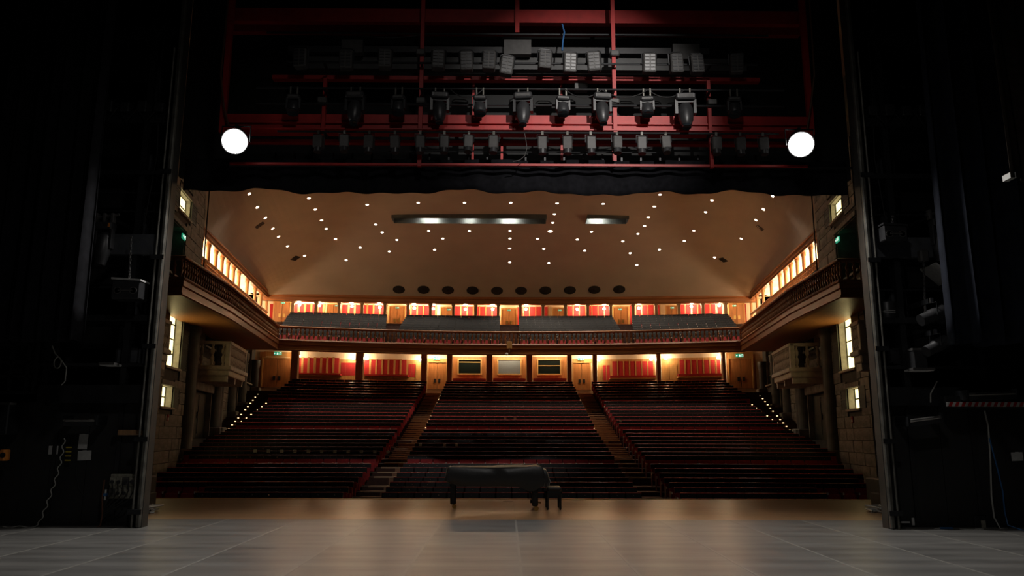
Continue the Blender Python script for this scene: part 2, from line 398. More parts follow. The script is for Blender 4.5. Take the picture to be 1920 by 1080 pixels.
for side in (-1, 1):
    T = wallT(side); sw = side_words(side)
    wall = thing('wall_left' if side < 0 else 'wall_right', (side * XW(30), 30, 0), 'grey stone house facade with windows and columns ' + sw, 'wall', kind='structure')
    ys = sorted({17.2, TE, 58.0} | {v for _, r, _ in OPEN for v in r[:2]}); zs = sorted({-2.0, 9.9, ZT} | {v for _, r, _ in OPEN for v in r[2:]})
    b = MB(T)
    for y0, y1 in zip(ys, ys[1:]):
        for z0, z1 in zip(zs, zs[1:]):
            ym, zm = (y0 + y1) / 2, (z0 + z1) / 2
            if ym > TE and zm > 9.9: continue
            if any(r[0] < ym < r[1] and r[2] < zm < r[3] for _, r, _ in OPEN): continue
            b.add([(y0, 0, z0), (y1, 0, z0), (y1, 0, z1), (y0, 0, z1)], [(0, 1, 2, 3)])
    b.box(TE - .2, TE, -2.2, 0.0, 6, ZT)      # the tower's return towards the gallery
    b.build('wall_face', M['joint'], wall)
    # stones
    rz = math.atan2(1, side * WS)
    z = -.95; k = 0; cnt = 0
    while z < 13.9:
        h = .5
        ymax = 46.0 if z < 6.6 else TE - .05
        y = 30.55 - random.random() * .9
        while y < ymax:
            L = random.uniform(1.0, 1.6) * (1.0 if y < 38 else 1.5)
            y0, y1 = max(y, 30.5), min(y + L, ymax); y += L
            segs = [(y0, y1)]
            cut = [(r[0] - .12, r[1] + .12) for _, r, _ in OPEN if r[2] - .12 < z + h and r[3] + .12 > z] + [(cy - cr, cy + cr) for cy, cr, _ in COLS if z < 6.6]
            for c0, c1 in cut:
                ns = []
                for s0, s1 in segs:
                    if c1 <= s0 or c0 >= s1: ns.append((s0, s1)); continue
                    if c0 > s0: ns.append((s0, c0))
                    if c1 < s1: ns.append((c1, s1))
                segs = ns
            for s0, s1 in segs:
                if s1 - s0 < .2 or cnt >= 296: continue
                px, py, pz = T((s0 + s1) / 2, .0 + random.uniform(-.01, .012), z + h / 2)
                link('stone_block', unit_stone, wall, Vector((px, py, pz)) - wall.location, (0, 0, rz), ((s1 - s0 - .025) * WK, .14, h - .022)); cnt += 1
        z += h
    # engaged columns
    for cy, cr, full in COLS:
        top = 6.75; 
        m = MB()
        x, yy, _ = T(cy, .05, 0)
        z0 = -1.0
        m.lathe([(cr * 1.25, z0), (cr * 1.25, z0 + .25), (cr, z0 + .4), (cr, top - .5), (cr * 1.15, top - .35), (cr * 1.15, top)], (x, yy, 0), n=14)
        m.build('column', M['stonedark'], wall, smooth=True)
        g0 = ROWS[max(0, min(NR - 1, int((cy - 27) / .96)))][2]
        MB(T).cbox(cy - cr * 1.2, cy + cr * 1.2, 0, cr * 1.5, g0 - .8, g0 + 1.0, .05).build('column_plinth', M['stone'], wall)
    # windows and doors
    for nm, (y0, y1, z0, z1), kd in OPEN:
        if kd == 'door':
            DOOR_N[0] += 1
            root = thing('door_%d' % DOOR_N[0], T(y0, 0, z0), DOOR_LABEL[nm] % sw, 'door', kind='structure')
            yc = (y0 + y1) / 2
            for a, e in ((y0, yc - .01), (yc + .01, y1)):
                leaf = MB(T).box(a, e, -.22, -.16, z0, z1)
                leaf.build('door_leaf', M['doordark'], root)
                q = MB(T)
                for zz in (z0 + .25, (z0 + z1) / 2 + .1):
                    q.box(a + .15, e - .15, -.165, -.14, zz, zz + (z1 - z0) * .38)
                q.build('door_panel', M['doordark'], root)
            MB(T).box(y0 - .02, y0 + .1, -.3, .1, z0, z1).box(y1 - .1, y1 + .02, -.3, .1, z0, z1).build('jamb', M['stone'], root)
            MB(T).cbox(y0 - .25, y1 + .25, -.05, .16, z1, z1 + .42, .03).build('lintel', M['stone'], root)
            MB(T).box(yc - .08, yc - .03, -.16, -.1, z0 + 1.0, z0 + 1.3).build('handle', M['steel'], root)
            continue
        WIN_N[0] += 1
        root = thing('window_%d' % WIN_N[0], T(y0, 0, z0), WIN_LABEL[nm] % sw, 'window', kind='structure')
        dep = {'lit': .2 if nm == 'upper' else .27, 'dark': .35, 'dim': .15}[kd]
        if nm == 'gallery': dep = 1.2
        rm = M['reveal'] if kd == 'lit' else M['stone']
        MB(T).box(y0 - .02, y0, -dep - .05, .02, z0, z1).box(y1, y1 + .02, -dep - .05, .02, z0, z1).box(y0, y1, -dep - .05, .02, z1, z1 + .02).build('reveal', rm, root)
        nx = 2; pm = {'lit': M['paneglow'], 'dark': M['darkglass'], 'dim': M['dimpane']}[kd]
        nz = 2 if z1 - z0 < 1.6 else 4
        for a in range(nx):
            for e in range(nz):
                ya, yb = y0 + (y1 - y0) * a / nx, y0 + (y1 - y0) * (a + 1) / nx
                za, zb = z0 + (z1 - z0) * e / nz, z0 + (z1 - z0) * (e + 1) / nz
                MB(T).box(ya + .03, yb - .03, -dep - .02, -dep, za + .025, zb - .025).build('pane', pm, root)
        fr = MB(T).box(y0, y1, -dep - .06, -dep - .02, z0, z1)
        for a in range(nx + 1):
            yy = y0 + (y1 - y0) * a / nx; fr.box(yy - .03, yy + .03, -dep - .02, -dep + .03, z0, z1)
        for e in range(nz + 1):
            zz = z0 + (z1 - z0) * e / nz; fr.box(y0, y1, -dep - .02, -dep + .025, zz - .025, zz + .025)
        fr.build('window_frame', M['shutter'], root)
        MB(T).cbox(y0 - .12, y1 + .12, -.1, .16, z0 - .1, z0, .02).build('window_sill', M['limestone'] if kd == 'lit' else M['stone'], root)
        MB(T).cbox(y0 - .2, y1 + .2, -.05, .12, z1 + .02, z1 + .22, .02).build('lintel', M['stone'], root)
        if nm in ('upper', 'tall', 'low', 'french'):
            sh_w = (y1 - y0) * .5
            for a in ((y0 - sh_w - .05, y0 - .05), (y1 + .05, y1 + sh_w + .05)):
                s_ = MB(T).box(a[0], a[1], .06, .085, z0, z1)
                s_.box(a[0], a[0] + .07, .085, .10, z0, z1).box(a[1] - .07, a[1], .085, .10, z0, z1).box(a[0], a[1], .085, .10, z0, z0 + .08).box(a[0], a[1], .085, .10, z1 - .08, z1).box(a[0], a[1], .085, .10, (z0 + z1) / 2 - .04, (z0 + z1) / 2 + .04)
                sh = s_.build('shutter', M['shutter'], root)
                q = MB(T); n = max(6, int((z1 - z0) / .11))
                for j in range(n):
                    zz = z0 + (z1 - z0) * (j + .5) / n; q.box(a[0] + .06, a[1] - .06, .08, .096, zz - .02, zz + .022)
                q.build('louvre', M['shutter'], sh)['kind'] = 'stuff'
    # long stone balcony and the small one
    def stone_balcony(Ya, Yb, dd, zb, zt, nlong, nshort, label):
        root = thing('stone_balcony', T(Ya, 0, zb), label, 'balcony', 'carved stone balconies on the facade')
        MB(T).cbox(Ya - .12, Yb + .12, -.05, dd + .12, zb + .28, zb + .48, .04).build('slab', M['limestone'], root)
        MB(T).cbox(Ya - .02, Yb + .02, -.05, dd + .02, zb, zb + .3, .05).build('slab_moulding', M['limestone'], root)
        for yy in (Ya + .25, (Ya + Yb) / 2, Yb - .25):
            MB(T).prism([(yy - .12, 0), (yy + .12, 0), (yy + .12, dd * .95), (yy - .12, dd * .95)], zb - .28, zb + .02).build('corbel', M['limestone'], root)
        MB(T).cbox(Ya - .08, Yb + .08, dd - .16, dd + .06, zt - .16, zt, .03).cbox(Ya - .08, Ya + .14, 0, dd, zt - .16, zt, .03).cbox(Yb - .14, Yb + .08, 0, dd, zt - .16, zt, .03).build('handrail', M['limestone'], root)
        for yy in (Ya, Yb):
            MB(T).cbox(yy - .11, yy + .11, dd - .2, dd + .02, zb + .45, zt - .14, .02).build('corner_post', M['limestone'], root)
        hb = zt - .16 - (zb + .48)
        bm = MB().lathe([(.075, 0), (.075, .06 * hb), (.045, .1 * hb), (.10, .28 * hb), (.085, .4 * hb), (.04, .5 * hb), (.085, .6 * hb), (.10, .72 * hb), (.045, .9 * hb), (.075, .94 * hb), (.075, hb)], n=9).mesh('baluster', M['limestone'], True)
        for j in range(nlong):
            link('baluster', bm, root, Vector(T(Ya + (Yb - Ya) * (j + 1) / (nlong + 1), dd - .06, zb + .48)) - root.location)
        for j in range(nshort):
            for yy in (Ya + .03, Yb - .03):
                link('baluster', bm, root, Vector(T(yy, (dd - .1) * (j + .6) / nshort, zb + .48)) - root.location)
    yA = wall_at(366, 660, -1)[0]
    stone_balcony(yA, yA + 4.4, 1.6, 4.5, 6.17, 12, 3, 'long carved stone balcony over the wide dark door ' + sw)
    stone_balcony(28.9, 29.8, .75, 4.45, 6.05, 3, 3, 'small carved stone balcony under the tall lit window ' + sw)
    # thin conduit down the tower
    # small wall fittings
    q = MB(T); yy = wall_at(310, 783, -1); q.box(yy[0] - .12, yy[0] + .12, .07, .12, yy[1] - .13, yy[1] + .13)
    o = q.build('alarm_box', M['redbench']); tag(o, 'small red and white wall box below the low lit window ' + sw, 'alarm box')
    MB(T).box(yy[0] - .09, yy[0] + .09, .118, .125, yy[1] - .1, yy[1] + .0).build('face_plate', M['white'], o)
    q = MB(T); p = []
    yy = wall_at(371, 560, -1)[0]
    q.cyl((yy, .14, 1.0), (yy, .14, 15.5), .035, n=6)
    o = q.build('wall_conduit', M['black']); tag(o, 'thin dark conduit running up the stone tower ' + sw, 'conduit')

# ---- auditorium ceiling
YT = TE
# the side galleries stand back from the facade by a little, on a line of their own
_a, _b = PZ(380, 436, 12.1), PZ(504, 556, 12.1)
GS = (-_b.x + _a.x) / (_b.y - _a.y); G0 = -_a.x - GS * _a.y
def XG(Y): return G0 + GS * Y
GK = math.sqrt(1 + GS * GS)
def galT(side): return lambda Y, d, z: (side * XG(Y) - side * d / GK, Y + GS * d / GK, z)
def gal_at(px, py):
    d = ray(px, py); t = (G0 + CAM.x) / (-d.x - GS * d.y)
    return t * d.y, CAM.z + t * d.z
print('gallery', _a, _b, GS, G0, gal_at(389, 487), gal_at(503, 581))
def rearY(X): return 59.6 - .0045 * X * X
def sstep(a, b, x): t = max(0, min(1, (x - a) / (b - a))); return t * t * (3 - 2 * t)
def zceil(X, Y):
    t = max(0.0, rearY(X) - Y); e = max(0.0, max(XW(Y), XG(Y)) + .3 - abs(X))
    rise = 4.4 * (1 - math.exp(-t / 6.5)) + .02 * t
    s = 1 - math.exp(-e / (.04 + 2.2 * sstep(YT - .5, YT + 9, Y)))
    return 12.05 + rise * s
def ceil_hit(px, py):
    d = ray(px, py).normalized(); t = 25.0
    while t < 90:
        p = CAM + d * t
        if p.z >= zceil(p.x, p.y) and p.y > 20: break
        t += .05
    return CAM + d * t
SLOTS = []
for (a, b, c, d_) in ((733, 1027, 401, 417), (1096, 1180, 403, 419)):
    p0 = ceil_hit((a + b) / 2, d_); p1 = ceil_hit((a + b) / 2, c); xl = ceil_hit(a + 3, (c + d_) / 2).x; xr = ceil_hit(b - 3, (c + d_) / 2).x
    SLOTS.append((xl, xr, p1.y, p0.y))
def line_set(lo, hi, n, extra):
    v = sorted(set([lo + (hi - lo) * i / n for i in range(n + 1)]) | set(extra)); out = [v[0]]
    for x in v[1:]:
        if x - out[-1] > 1e-4: out.append(x)
    return out
cx = line_set(-1, 1, 44, [])
cy = line_set(18, 1, 1, [])
cm = MB()
# columns follow the walls' splay (u = X / XW); slots are cut as rectangles in X, Y by a finer centre zone
XC = 9.0
gx = line_set(-XC, XC, 36, [v for s in SLOTS for v in s[:2]]); gy = line_set(18, 60, 70, [v for s in SLOTS for v in s[2:]] + [37.5, 38.5, 39.6])
def cpt(X, Y):
    Y = min(Y, rearY(X)); return (X, Y, zceil(X, Y))
for x0, x1 in zip(gx, gx[1:]):
    for y0, y1 in zip(gy, gy[1:]):
        xm, ym = (x0 + x1) / 2, (y0 + y1) / 2
        if any(s[0] < xm < s[1] and s[2] < ym < s[3] for s in SLOTS) or y0 > rearY(xm): continue
        cm.add([cpt(x0, y0), cpt(x1, y0), cpt(x1, y1), cpt(x0, y1)], [(0, 1, 2, 3)])
for sd in (-1, 1):
    for i in range(24):
        u0, u1 = i / 24, (i + 1) / 24
        for y0, y1 in zip(gy, gy[1:]):
            def q(u, Y):
                X = XC + (max(XW(Y), XG(Y)) + .3 - XC) * (1 - (1 - u) ** 1.6); return cpt(sd * X, Y)
            if y0 > rearY(abs(q(u0, y0)[0])): continue
            cm.add([q(u0, y0), q(u1, y0), q(u1, y1), q(u0, y1)], [(0, 1, 2, 3)])
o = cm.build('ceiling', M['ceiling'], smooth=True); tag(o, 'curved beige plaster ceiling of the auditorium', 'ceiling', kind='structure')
for k, (x0, x1, y0, y1) in enumerate(SLOTS):
    z0 = max(zceil(x, y) for x in (x0, x1) for y in (y0, y1)); zb = min(zceil(x, y) for x in (x0, x1) for y in (y0, y1))
    root = thing('lighting_slot', ((x0 + x1) / 2, y0, zb), ['long narrow lighting slot cut into the ceiling', 'short lighting slot cut into the ceiling beside the long one'][k], 'ceiling slot')
    b = MB(); H = z0 + 1.5
    b.add([(x0, y0, zb), (x1, y0, zb), (x1, y1, zb), (x0, y1, zb), (x0, y0, H), (x1, y0, H), (x1, y1, H), (x0, y1, H)], [(0, 1, 5, 4), (1, 2, 6, 5), (2, 3, 7, 6), (3, 0, 4, 7), (4, 5, 6, 7)])
    b.build('slot_box', M['slotmetal'], root)
    MB().cyl((x0, y1 - .5, zb + .55), (x1, y1 - .5, zb + .55), .04, n=8).build('pipe', M['steel'], root)
    MB().box(x0, x1, y1 - .7, y1 - .66, zb + .2, zb + .26).build('guard_rail', M['steel'], root)
    n = 9 if k == 0 else 2
    for i in range(n):
        x = x0 + (x1 - x0) * (i + .5) / n
        MB().box(x - .03, x + .03, y0, y1, zb + .9, zb + 1.0).build('cross_bar', M['black'], root)
    for f in ((.24, .5, .76) if k == 0 else (.28,)):
        x = x0 + (x1 - x0) * f; wd = .3 if f == .5 else .55
        MB().cbox(x - wd, x + wd, y1 - .42, y1 - .26, zb + .36, zb + .46, .02).build('lamp_housing', M['steel'], root)
        MB().box(x - wd * .9, x + wd * .9, y1 - .40, y1 - .28, zb + .335, zb + .362).build('tube_lamp', M['lampglow'], root)
        light('slot_lamp', 'AREA', (x, y1 - .36, zb + .32), 14 if f == .5 else 34, (.95, 1, .9), (x, y1 - .02, zb + .1), wd * 1.8, .1, parent=root)

DL = [(222, 3), (250, 65), (520, 55), (765, 55), (1010, 55), (1255, 58), (1499, 61), (1800, 12), (1770, 75), (1738, 132), (1241, 115), (1232, 161), (1219, 206), (1718, 178), (8, 148), (33, 193), (295, 170), (329, 212), (82, 247), (407, 252), (213, 292), (367, 313), (138, 359), (575, 204), (791, 204), (1006, 204), (650, 245), (1006, 245), (1152, 246), (1362, 250), (1437, 209), (1603, 259), (1683, 220), (607, 304), (1004, 298), (1184, 300), (1401, 309), (1642, 322), (1797, 303), (1004, 371), (1211, 374), (1677, 385)]
DL = [(600 + x / 2.8235, 360 + y / 2.8235) for x, y in DL]
DL += [(467, 363), (482, 388), (497, 408), (511, 428), (522, 443), (539, 461), (571, 479), (579, 371), (591, 392), (1335, 375), (1323, 397), (1301, 432), (1283, 451), (1449, 367), (1432, 392), (1418, 412), (1390, 447), (1340, 482), (958, 356), (1050, 357), (1140, 357)]
dl_proto = None
def ceil_normal(p):
    e = .1; dx = (zceil(p.x + e, p.y) - zceil(p.x - e, p.y)) / (2 * e); dy = (zceil(p.x, p.y + e) - zceil(p.x, p.y - e)) / (2 * e)
    return Vector((dx, dy, -1)).normalized()
ring_me = MB().lathe([(.13, -.01), (.13, .03), (.085, .03), (.085, -.03)], n=18).mesh('trim_ring', M['cream'], True)
disc_me = MB().lathe([(.088, -.02), (.088, .034), (.03, .038)], n=16).mesh('lens', M['lampglow'])
DLP = [ceil_hit(px, py) for px, py in DL]
for i, p in enumerate(DLP):
    n = ceil_normal(p)
    bright = i == 12
    root = thing('ceiling_downlight', p, 'brightest recessed downlight among those near the long ceiling slot' if bright else 'small round recessed downlight glowing in the beige ceiling', 'downlight', None if bright else 'ceiling downlights')
    root.rotation_euler = n.to_track_quat('Z', 'Y').to_euler()
    for nm, me in (('trim_ring', ring_me), ('lens', disc_me)):
        c = link(nm, me, root)
        if bright: c.scale = (1.7, 1.7, 1.2)
    if True:
        d = bpy.data.lights.new('downlight_lamp', 'SPOT'); d.energy = 700 if bright else 380; d.color = (1, .84, .66); d.spot_size = R(95); d.spot_blend = 1.0; d.shadow_soft_size = .12
        lo = bpy.data.objects.new('downlight_lamp', d); col.objects.link(lo); lo.parent = root
        lo.location = (0, 0, .12); lo.matrix_parent_inverse = Matrix.Identity(4)
        lo.rotation_euler = (root.rotation_euler.to_matrix().inverted() @ Matrix.Identity(3)).to_euler()
spk_r = MB().lathe([(.46, -.02), (.46, .04), (.42, .06), (.38, .05)], n=22).mesh('bezel', M['black'], True)
spk_c = MB().lathe([(.39, .045), (.3, .065), (.12, .08), (.1, .1), (.02, .105)], n=20).mesh('cone', M['black'], True)
for k, px in enumerate((748, 794, 840, 886, 932, 977, 1022.5, 1068.5, 1114.5, 1161)):
    p = ceil_hit(px, 545 - abs(k - 4.5) * .6); n = ceil_normal(p)
    root = thing('ceiling_speaker', p, 'round black ceiling loudspeaker, ' + from_end(k, 10, 'row end'), 'loudspeaker', 'row of round ceiling loudspeakers')
    root.rotation_euler = n.to_track_quat('Z', 'Y').to_euler()
    link('bezel', spk_r, root); link('cone', spk_c, root)
for k, (px, py) in enumerate(((487, 422), (554, 484), (1425, 427), (1356, 487))):
    p = ceil_hit(px, py); n = ceil_normal(p)
    root = thing('ceiling_vent', p, 'small dark ceiling vent, %s, %s' % (['near the stone tower', 'nearer the rear gallery corner'][k % 2], side_words(-1 if k < 2 else 1)), 'air vent', 'ceiling air vents')
    root.rotation_euler = n.to_track_quat('Z', 'Y').to_euler()
    MB().box(-.24, .24, -.3, .3, -.01, .02).build('vent_frame', M['steel'], root, world=False)
    for j in range(5): MB().box(-.2, .2, -.24 + j * .11, -.2 + j * .11, .02, .03).build('slat', M['black'], root, world=False)

# ---- balcony: three-sided wooden parapet with turned balusters
def frontY(X): return 48.55 - .0125 * X * X
AX = [(12.05, 27.7), (12.4, 33.6), (13.95, frontY(13.95))]
path = [(-XW(27.7) - .3, 27.75)] + [(-x, y) for x, y in AX]
nseg = 26
path += [(-13.95 + 27.9 * i / nseg, frontY(-13.95 + 27.9 * i / nseg)) for i in range(1, nseg)]
path += [(x, y) for x, y in AX[::-1]] + [(XW(27.7) + .3, 27.75)]
path = path[::-1]          # left of travel = towards the stage
def d_sign():
    return 1
balcony = thing('balcony', (0, 48.5, 6.8), 'wooden horseshoe balcony with turned balusters round three sides of the hall', 'balcony')
MB().sweep(path, [(.16, 8.02), (.19, 8.06), (.19, 8.1), (.12, 8.14), (-.12, 8.14), (-.19, 8.1), (-.19, 8.06), (-.14, 8.02)]).build('handrail', M['rail'], balcony, smooth=True)
MB().sweep(path, [(.2, 7.22), (.22, 7.26), (.17, 7.34), (-.14, 7.34), (-.14, 7.22)]).build('base_rail', M['rail'], balcony)
MB().sweep(path, [(.10, 6.98), (.16, 7.02), (.16, 7.22), (-.14, 7.22), (-.14, 6.98)]).build('upper_fascia', M['woodh'], balcony)
MB().sweep(path, [(.02, 6.76), (.10, 6.78), (.10, 6.98), (-.14, 6.98), (-.14, 6.76)]).build('lower_fascia', M['woodh'], balcony)
MB().sweep(path, [(.10, 6.66), (.14, 6.70), (.14, 6.76), (-.14, 6.76), (-.14, 6.66)]).build('bottom_moulding', M['rail'], balcony)
bal = MB().lathe([(.06, 0), (.06, .05), (.03, .08), (.045, .14), (.072, .24), (.06, .32), (.035, .36), (.06, .40), (.072, .46), (.05, .54), (.025, .60), (.05, .64), (.06, .68)], n=9).mesh('baluster', M['rail'], True)
# even spacing along the path
acc = 0.0; nb = 0; sp = .262
for a, b in zip(path, path[1:]):
    a, b = Vector(a), Vector(b); L = (b - a).length; d = (b - a).normalized()
    t = sp - acc if acc else sp * .5
    while t < L:
        p = a + d * t; link('baluster', bal, balcony, (p.x, p.y - 48.5, 7.34 - 6.8)); nb += 1; t += sp
    acc = sp - (t - L)
# soffit under the arms and under the rear part, deck above
sf = MB(); dk = MB()
for sd in (-1, 1):
    ap_ = [(12.05, 27.7), (12.4, 33.6), (13.95, frontY(13.95))]
    for (x0, y0), (x1, y1) in zip(ap_, ap_[1:]):
        for m_, z in ((sf, 6.68), (dk, 7.2)):
            m_.add([(sd * x0, y0, z), (sd * (XW(y0) + .05), y0, z), (sd * (XW(y1) + .05), y1, z), (sd * x1, y1, z)], [(0, 1, 2, 3)])
def soff(u, v):
    Y0 = 46.1; X = (-1 + 2 * u)
    yf = frontY(13.95 * X); yr = 57.8 - .011 * (XW(55) * X) ** 2
    xf = 13.95 * X; xr = (XW(yr) + .05) * X
    return (xf + (xr - xf) * v, yf + (yr - yf) * v, 6.68 + 1.5 * v)
sf.grid(soff, 24, 6)
sf.build('soffit', M['wood'], balcony)
BR = 9
def brow(j, X):
    xx = min(abs(X), 14.5); return frontY(xx) + 1.3 + .88 * j * (1 + .008 * X * X / 10.5)
def bz(j): return 7.2 + .29 * j
for j in range(BR + 2):
    z = bz(min(j, BR))
    xs = [-19 + 38 * i / 22 for i in range(23)]
    for a, b in zip(xs, xs[1:]):
        y0a = brow(j, a) - .45 if j else frontY(min(abs(a), 14.5)); y0b = brow(j, b) - .45 if j else frontY(min(abs(b), 14.5))
        y1a = brow(j + 1, a) - .45; y1b = brow(j + 1, b) - .45
        dk.add([(a, y0a, z), (b, y0b, z), (b, y1b, z), (a, y1a, z)], [(0, 1, 2, 3)])
        if j: dk.add([(a, y0a, z - .3), (b, y0b, z - .3), (b, y0b, z), (a, y0a, z)], [(0, 1, 2, 3)])
dk.build('deck', M['carpet'], balcony)

# ---- rear wall under the balcony
RC = .0105
RCB = .0045
def rearT(Y0):
    c = RCB if Y0 > 58.5 else RC
    return lambda x, d, z: (x, Y0 - c * x * x - d, z)
YR, YP = 57.7, 56.5
TR = rearT(YR); TP = rearT(YP)
def rp(px, py, Y0=YR):
    p = on_curve(px, py, Y0, RCB if Y0 > 58.5 else RC); return p.x, p.z
wr = thing('wall_rear_stalls', (0, YR, 5), 'pale panelled wall behind the stalls with red fabric panels', 'wall', kind='structure')
b = MB(TR)
nx = 40
for i in range(nx):
    x0, x1 = -18.4 + 36.8 * i / nx, -18.4 + 36.8 * (i + 1) / nx
    b.add([(x0, 0, 4.0), (x1, 0, 4.0), (x1, 0, 8.4), (x0, 0, 8.4)], [(0, 1, 2, 3)])
b.build('wall_face', M['cream'], wr)
def panel(parent, px0, px1, py0, py1, m, d=.04, name='fabric_panel', Y0=YR, d0=0.0):
    x0, z1 = rp(px0, py0, Y0); x1, z0 = rp(px1, py1, Y0)
    q = MB(rearT(Y0)); n = max(1, int((x1 - x0) / .4))
    for i in range(n): q.box(x0 + (x1 - x0) * i / n, x0 + (x1 - x0) * (i + 1) / n, d0, d0 + d, z0, z1)
    return q.build(name, m, parent)
def bay_panels(xs, y0, y1):
    for a, e in xs:
        panel(wr, a, e, y0, y1, M['redpanel'], .05)
    for (a, e), (a2, e2) in zip(xs, xs[1:]):
        panel(wr, e, a2, y0 - 1, y1, M['woodlight'], .08, 'batten')
# wood lining of each bay
panel(wr, 558, 668, 671, 722, M['woodlight'], .02, 'lining_board'); panel(wr, 681, 790, 673, 724, M['woodlight'], .02, 'lining_board')
panel(wr, 1121, 1229, 674, 724, M['woodlight'], .02, 'lining_board'); panel(wr, 1240, 1352, 672, 722, M['woodlight'], .02, 'lining_board')
bay_panels([(559, 566), (568.5, 577.5), (580, 589), (592, 601), (603.5, 612.5), (615, 624), (626.5, 635)], 671, 699.5)
bay_panels([(684, 693), (695.5, 704.5), (706.5, 715.5), (718, 727), (729.5, 738.5), (741, 750), (752.5, 761.5)], 674.5, 702)
bay_panels([(1148, 1157), (1159, 1168), (1170.5, 1179), (1181.5, 1190.5), (1193, 1202), (1204, 1213), (1215.5, 1225)], 677.5, 704.5)
bay_panels([(1274, 1282.5), (1286, 1294.5), (1297, 1306), (1308.5, 1317), (1320, 1329), (1332, 1340.5), (1343.5, 1351)], 675, 702)
for a, e, y0, y1 in ((639, 668, 680, 704), (765.5, 779, 683, 707), (1130, 1144, 685, 713)):
    n = max(2, round((e - a) / 9))
    for i in range(n):
        panel(wr, a + (e - a) * i / n + .6, a + (e - a) * (i + 1) / n - .6, y0, y1, M['redpanel'], .03, 'fabric_panel')
for a, e, y in ((558, 640, 699.5), (684, 766, 702), (1143, 1228, 705), (1270, 1352, 702)):
    panel(wr, a, e, y, y + 4.5, M['redbench'], .35, 'bench_back')
    panel(wr, a - 1, e + 1, y + 4.5, y + 6, M['woodlight'], .45, 'bench_ledge')
for a, e, y0, y1 in ((780, 789.5, 683, 722), (1120.5, 1129, 685, 722), (1241, 1255, 684, 722), (1255.6, 1270, 684, 722)):
    panel(wr, a, e, y0, y1, M['woodlight'], .06, 'service_door')
# doors
def rear_door(n, px0, px1, py0, py1, label, Y0, handle=M['steel'], frame=2.5, wood=M['wood']):
    x0, z1 = rp(px0, py0, Y0); x1, z0 = rp(px1, py1, Y0); xm = (x0 + x1) / 2; T = rearT(Y0)
    root = thing('door_%d' % n, T(xm, 0, z0), label, 'door', kind='structure')
    for a, e in ((x0, xm - .012), (xm + .012, x1)):
        l = MB(T).box(a, e, .06, .12, z0, z1).build('door_leaf', wood, root)
        hx = xm - .16 if e < xm else xm + .16
        zh = z0 + (z1 - z0) * .32
        MB(T).box(hx - .08, hx + .08, .12, .15, zh - .14, zh + .14).build('push_plate', handle, l)
    fw = .09
    MB(T).box(x0 - fw, x0, 0, .16, z0, z1 + fw).box(x1, x1 + fw, 0, .16, z0, z1 + fw).box(x0 - fw, x1 + fw, 0, .16, z1, z1 + fw).build('door_frame', M['woodlight'], root)
    return root
D0 = 20
rear_door(21, 495, 545, 672, 727, 'wide wooden double door at the rear corner of the stalls ' + LEFT_PHRASE, YR)
rear_door(22, 804, 836, 680, 730, 'wooden double door between the piano-bench-far red panels and the booth windows', YR)
rear_door(23, 1075, 1106, 681, 731, 'wooden double door between the booth windows and the panels on the bench side', YR)
rear_door(24, 1366, 1411, 674, 728, 'wide wooden double door at the rear corner of the stalls ' + RIGHT_PHRASE, YR)
for a, e, y0, y1 in ((488, 495, 660, 728), (545, 550, 660, 722), (1361, 1366, 662, 722), (1411, 1419, 664, 730)):
    panel(wr, a, e, y0, y1, M['wood'], .05, 'side_board')
for a, e, y0, y1 in ((495, 548, 659, 670), (800, 838, 672, 679), (1073, 1110, 673, 680), (1362, 1412, 661, 672)):
    panel(wr, a, e, y0, y1, M['woodlight'], .04, 'overdoor_board')
# control booth windows
for k, (a, e, wa, we, wy0, wy1) in enumerate(((848, 913, 860.5, 901, 675, 700.5), (923, 987, 934.5, 975.5, 675, 701), (998, 1063, 1009, 1050, 675.5, 701))):
    panel(wr, a, e, 669, 712, M['wood'], .05, 'booth_board')
    WIN_N[0] += 1
    x0, z1 = rp(wa, wy0); x1, z0 = rp(we, wy1)
    root = thing('window_%d' % WIN_N[0], TR((x0 + x1) / 2, 0, z0), ['dark booth window with a bright bar near its top, behind the stalls', 'pale grey blinded booth window in the middle of the rear wall', 'dark booth window with a bright bar half way up, behind the stalls'][k], 'window', kind='structure')
    fw = .1
    MB(TR).box(x0 - fw, x0, .05, .14, z0 - fw, z1 + fw).box(x1, x1 + fw, .05, .14, z0 - fw, z1 + fw).box(x0, x1, .05, .14, z1, z1 + fw).box(x0, x1, .05, .14, z0 - fw, z0).build('window_frame', M['woodlight'], root)
    MB(TR).box(x0, x1, .05, .07, z0, z1).build('pane', M['screen'] if k == 1 else M['darkglass'], root)
    if k != 1:
        zz = z1 - (z1 - z0) * (.17 if k == 0 else .42)
        MB(TR).box(x0 + .02, x1 - .02, .07, .1, zz - .03, zz + .03).build('shelf_bar', M['woodlight'], root)
    panel(wr, a + 2, e - 2, 710, 714.5, M['redbench'], .5, 'bench_back')
# pillars in front of the rear wall
for k, (a, e) in enumerate(((548, 558), (668.5, 680.5), (790.5, 800), (838.5, 847.5), (912, 923), (987, 998), (1063, 1072), (1110.5, 1119.5), (1229.5, 1239.5), (1352, 1361))):
    x0, zt = rp(a, 655, YP); x1, zb = rp(e, 721, YP)
    root = thing('pillar', TP((x0 + x1) / 2, .2, zb), 'square wooden pillar behind the stalls, ' + from_end(k, 10, 'corner'), 'pillar', 'wooden pillars under the balcony')
    MB(TP).cbox(x0, x1, -.2, .2, zb - .8, 8.1, .03).build('shaft', M['pillar'], root)
    MB(TP).cbox(x0 - .04, x1 + .04, -.24, .24, 7.55, 7.75, .02).build('capital', M['pillar'], root)

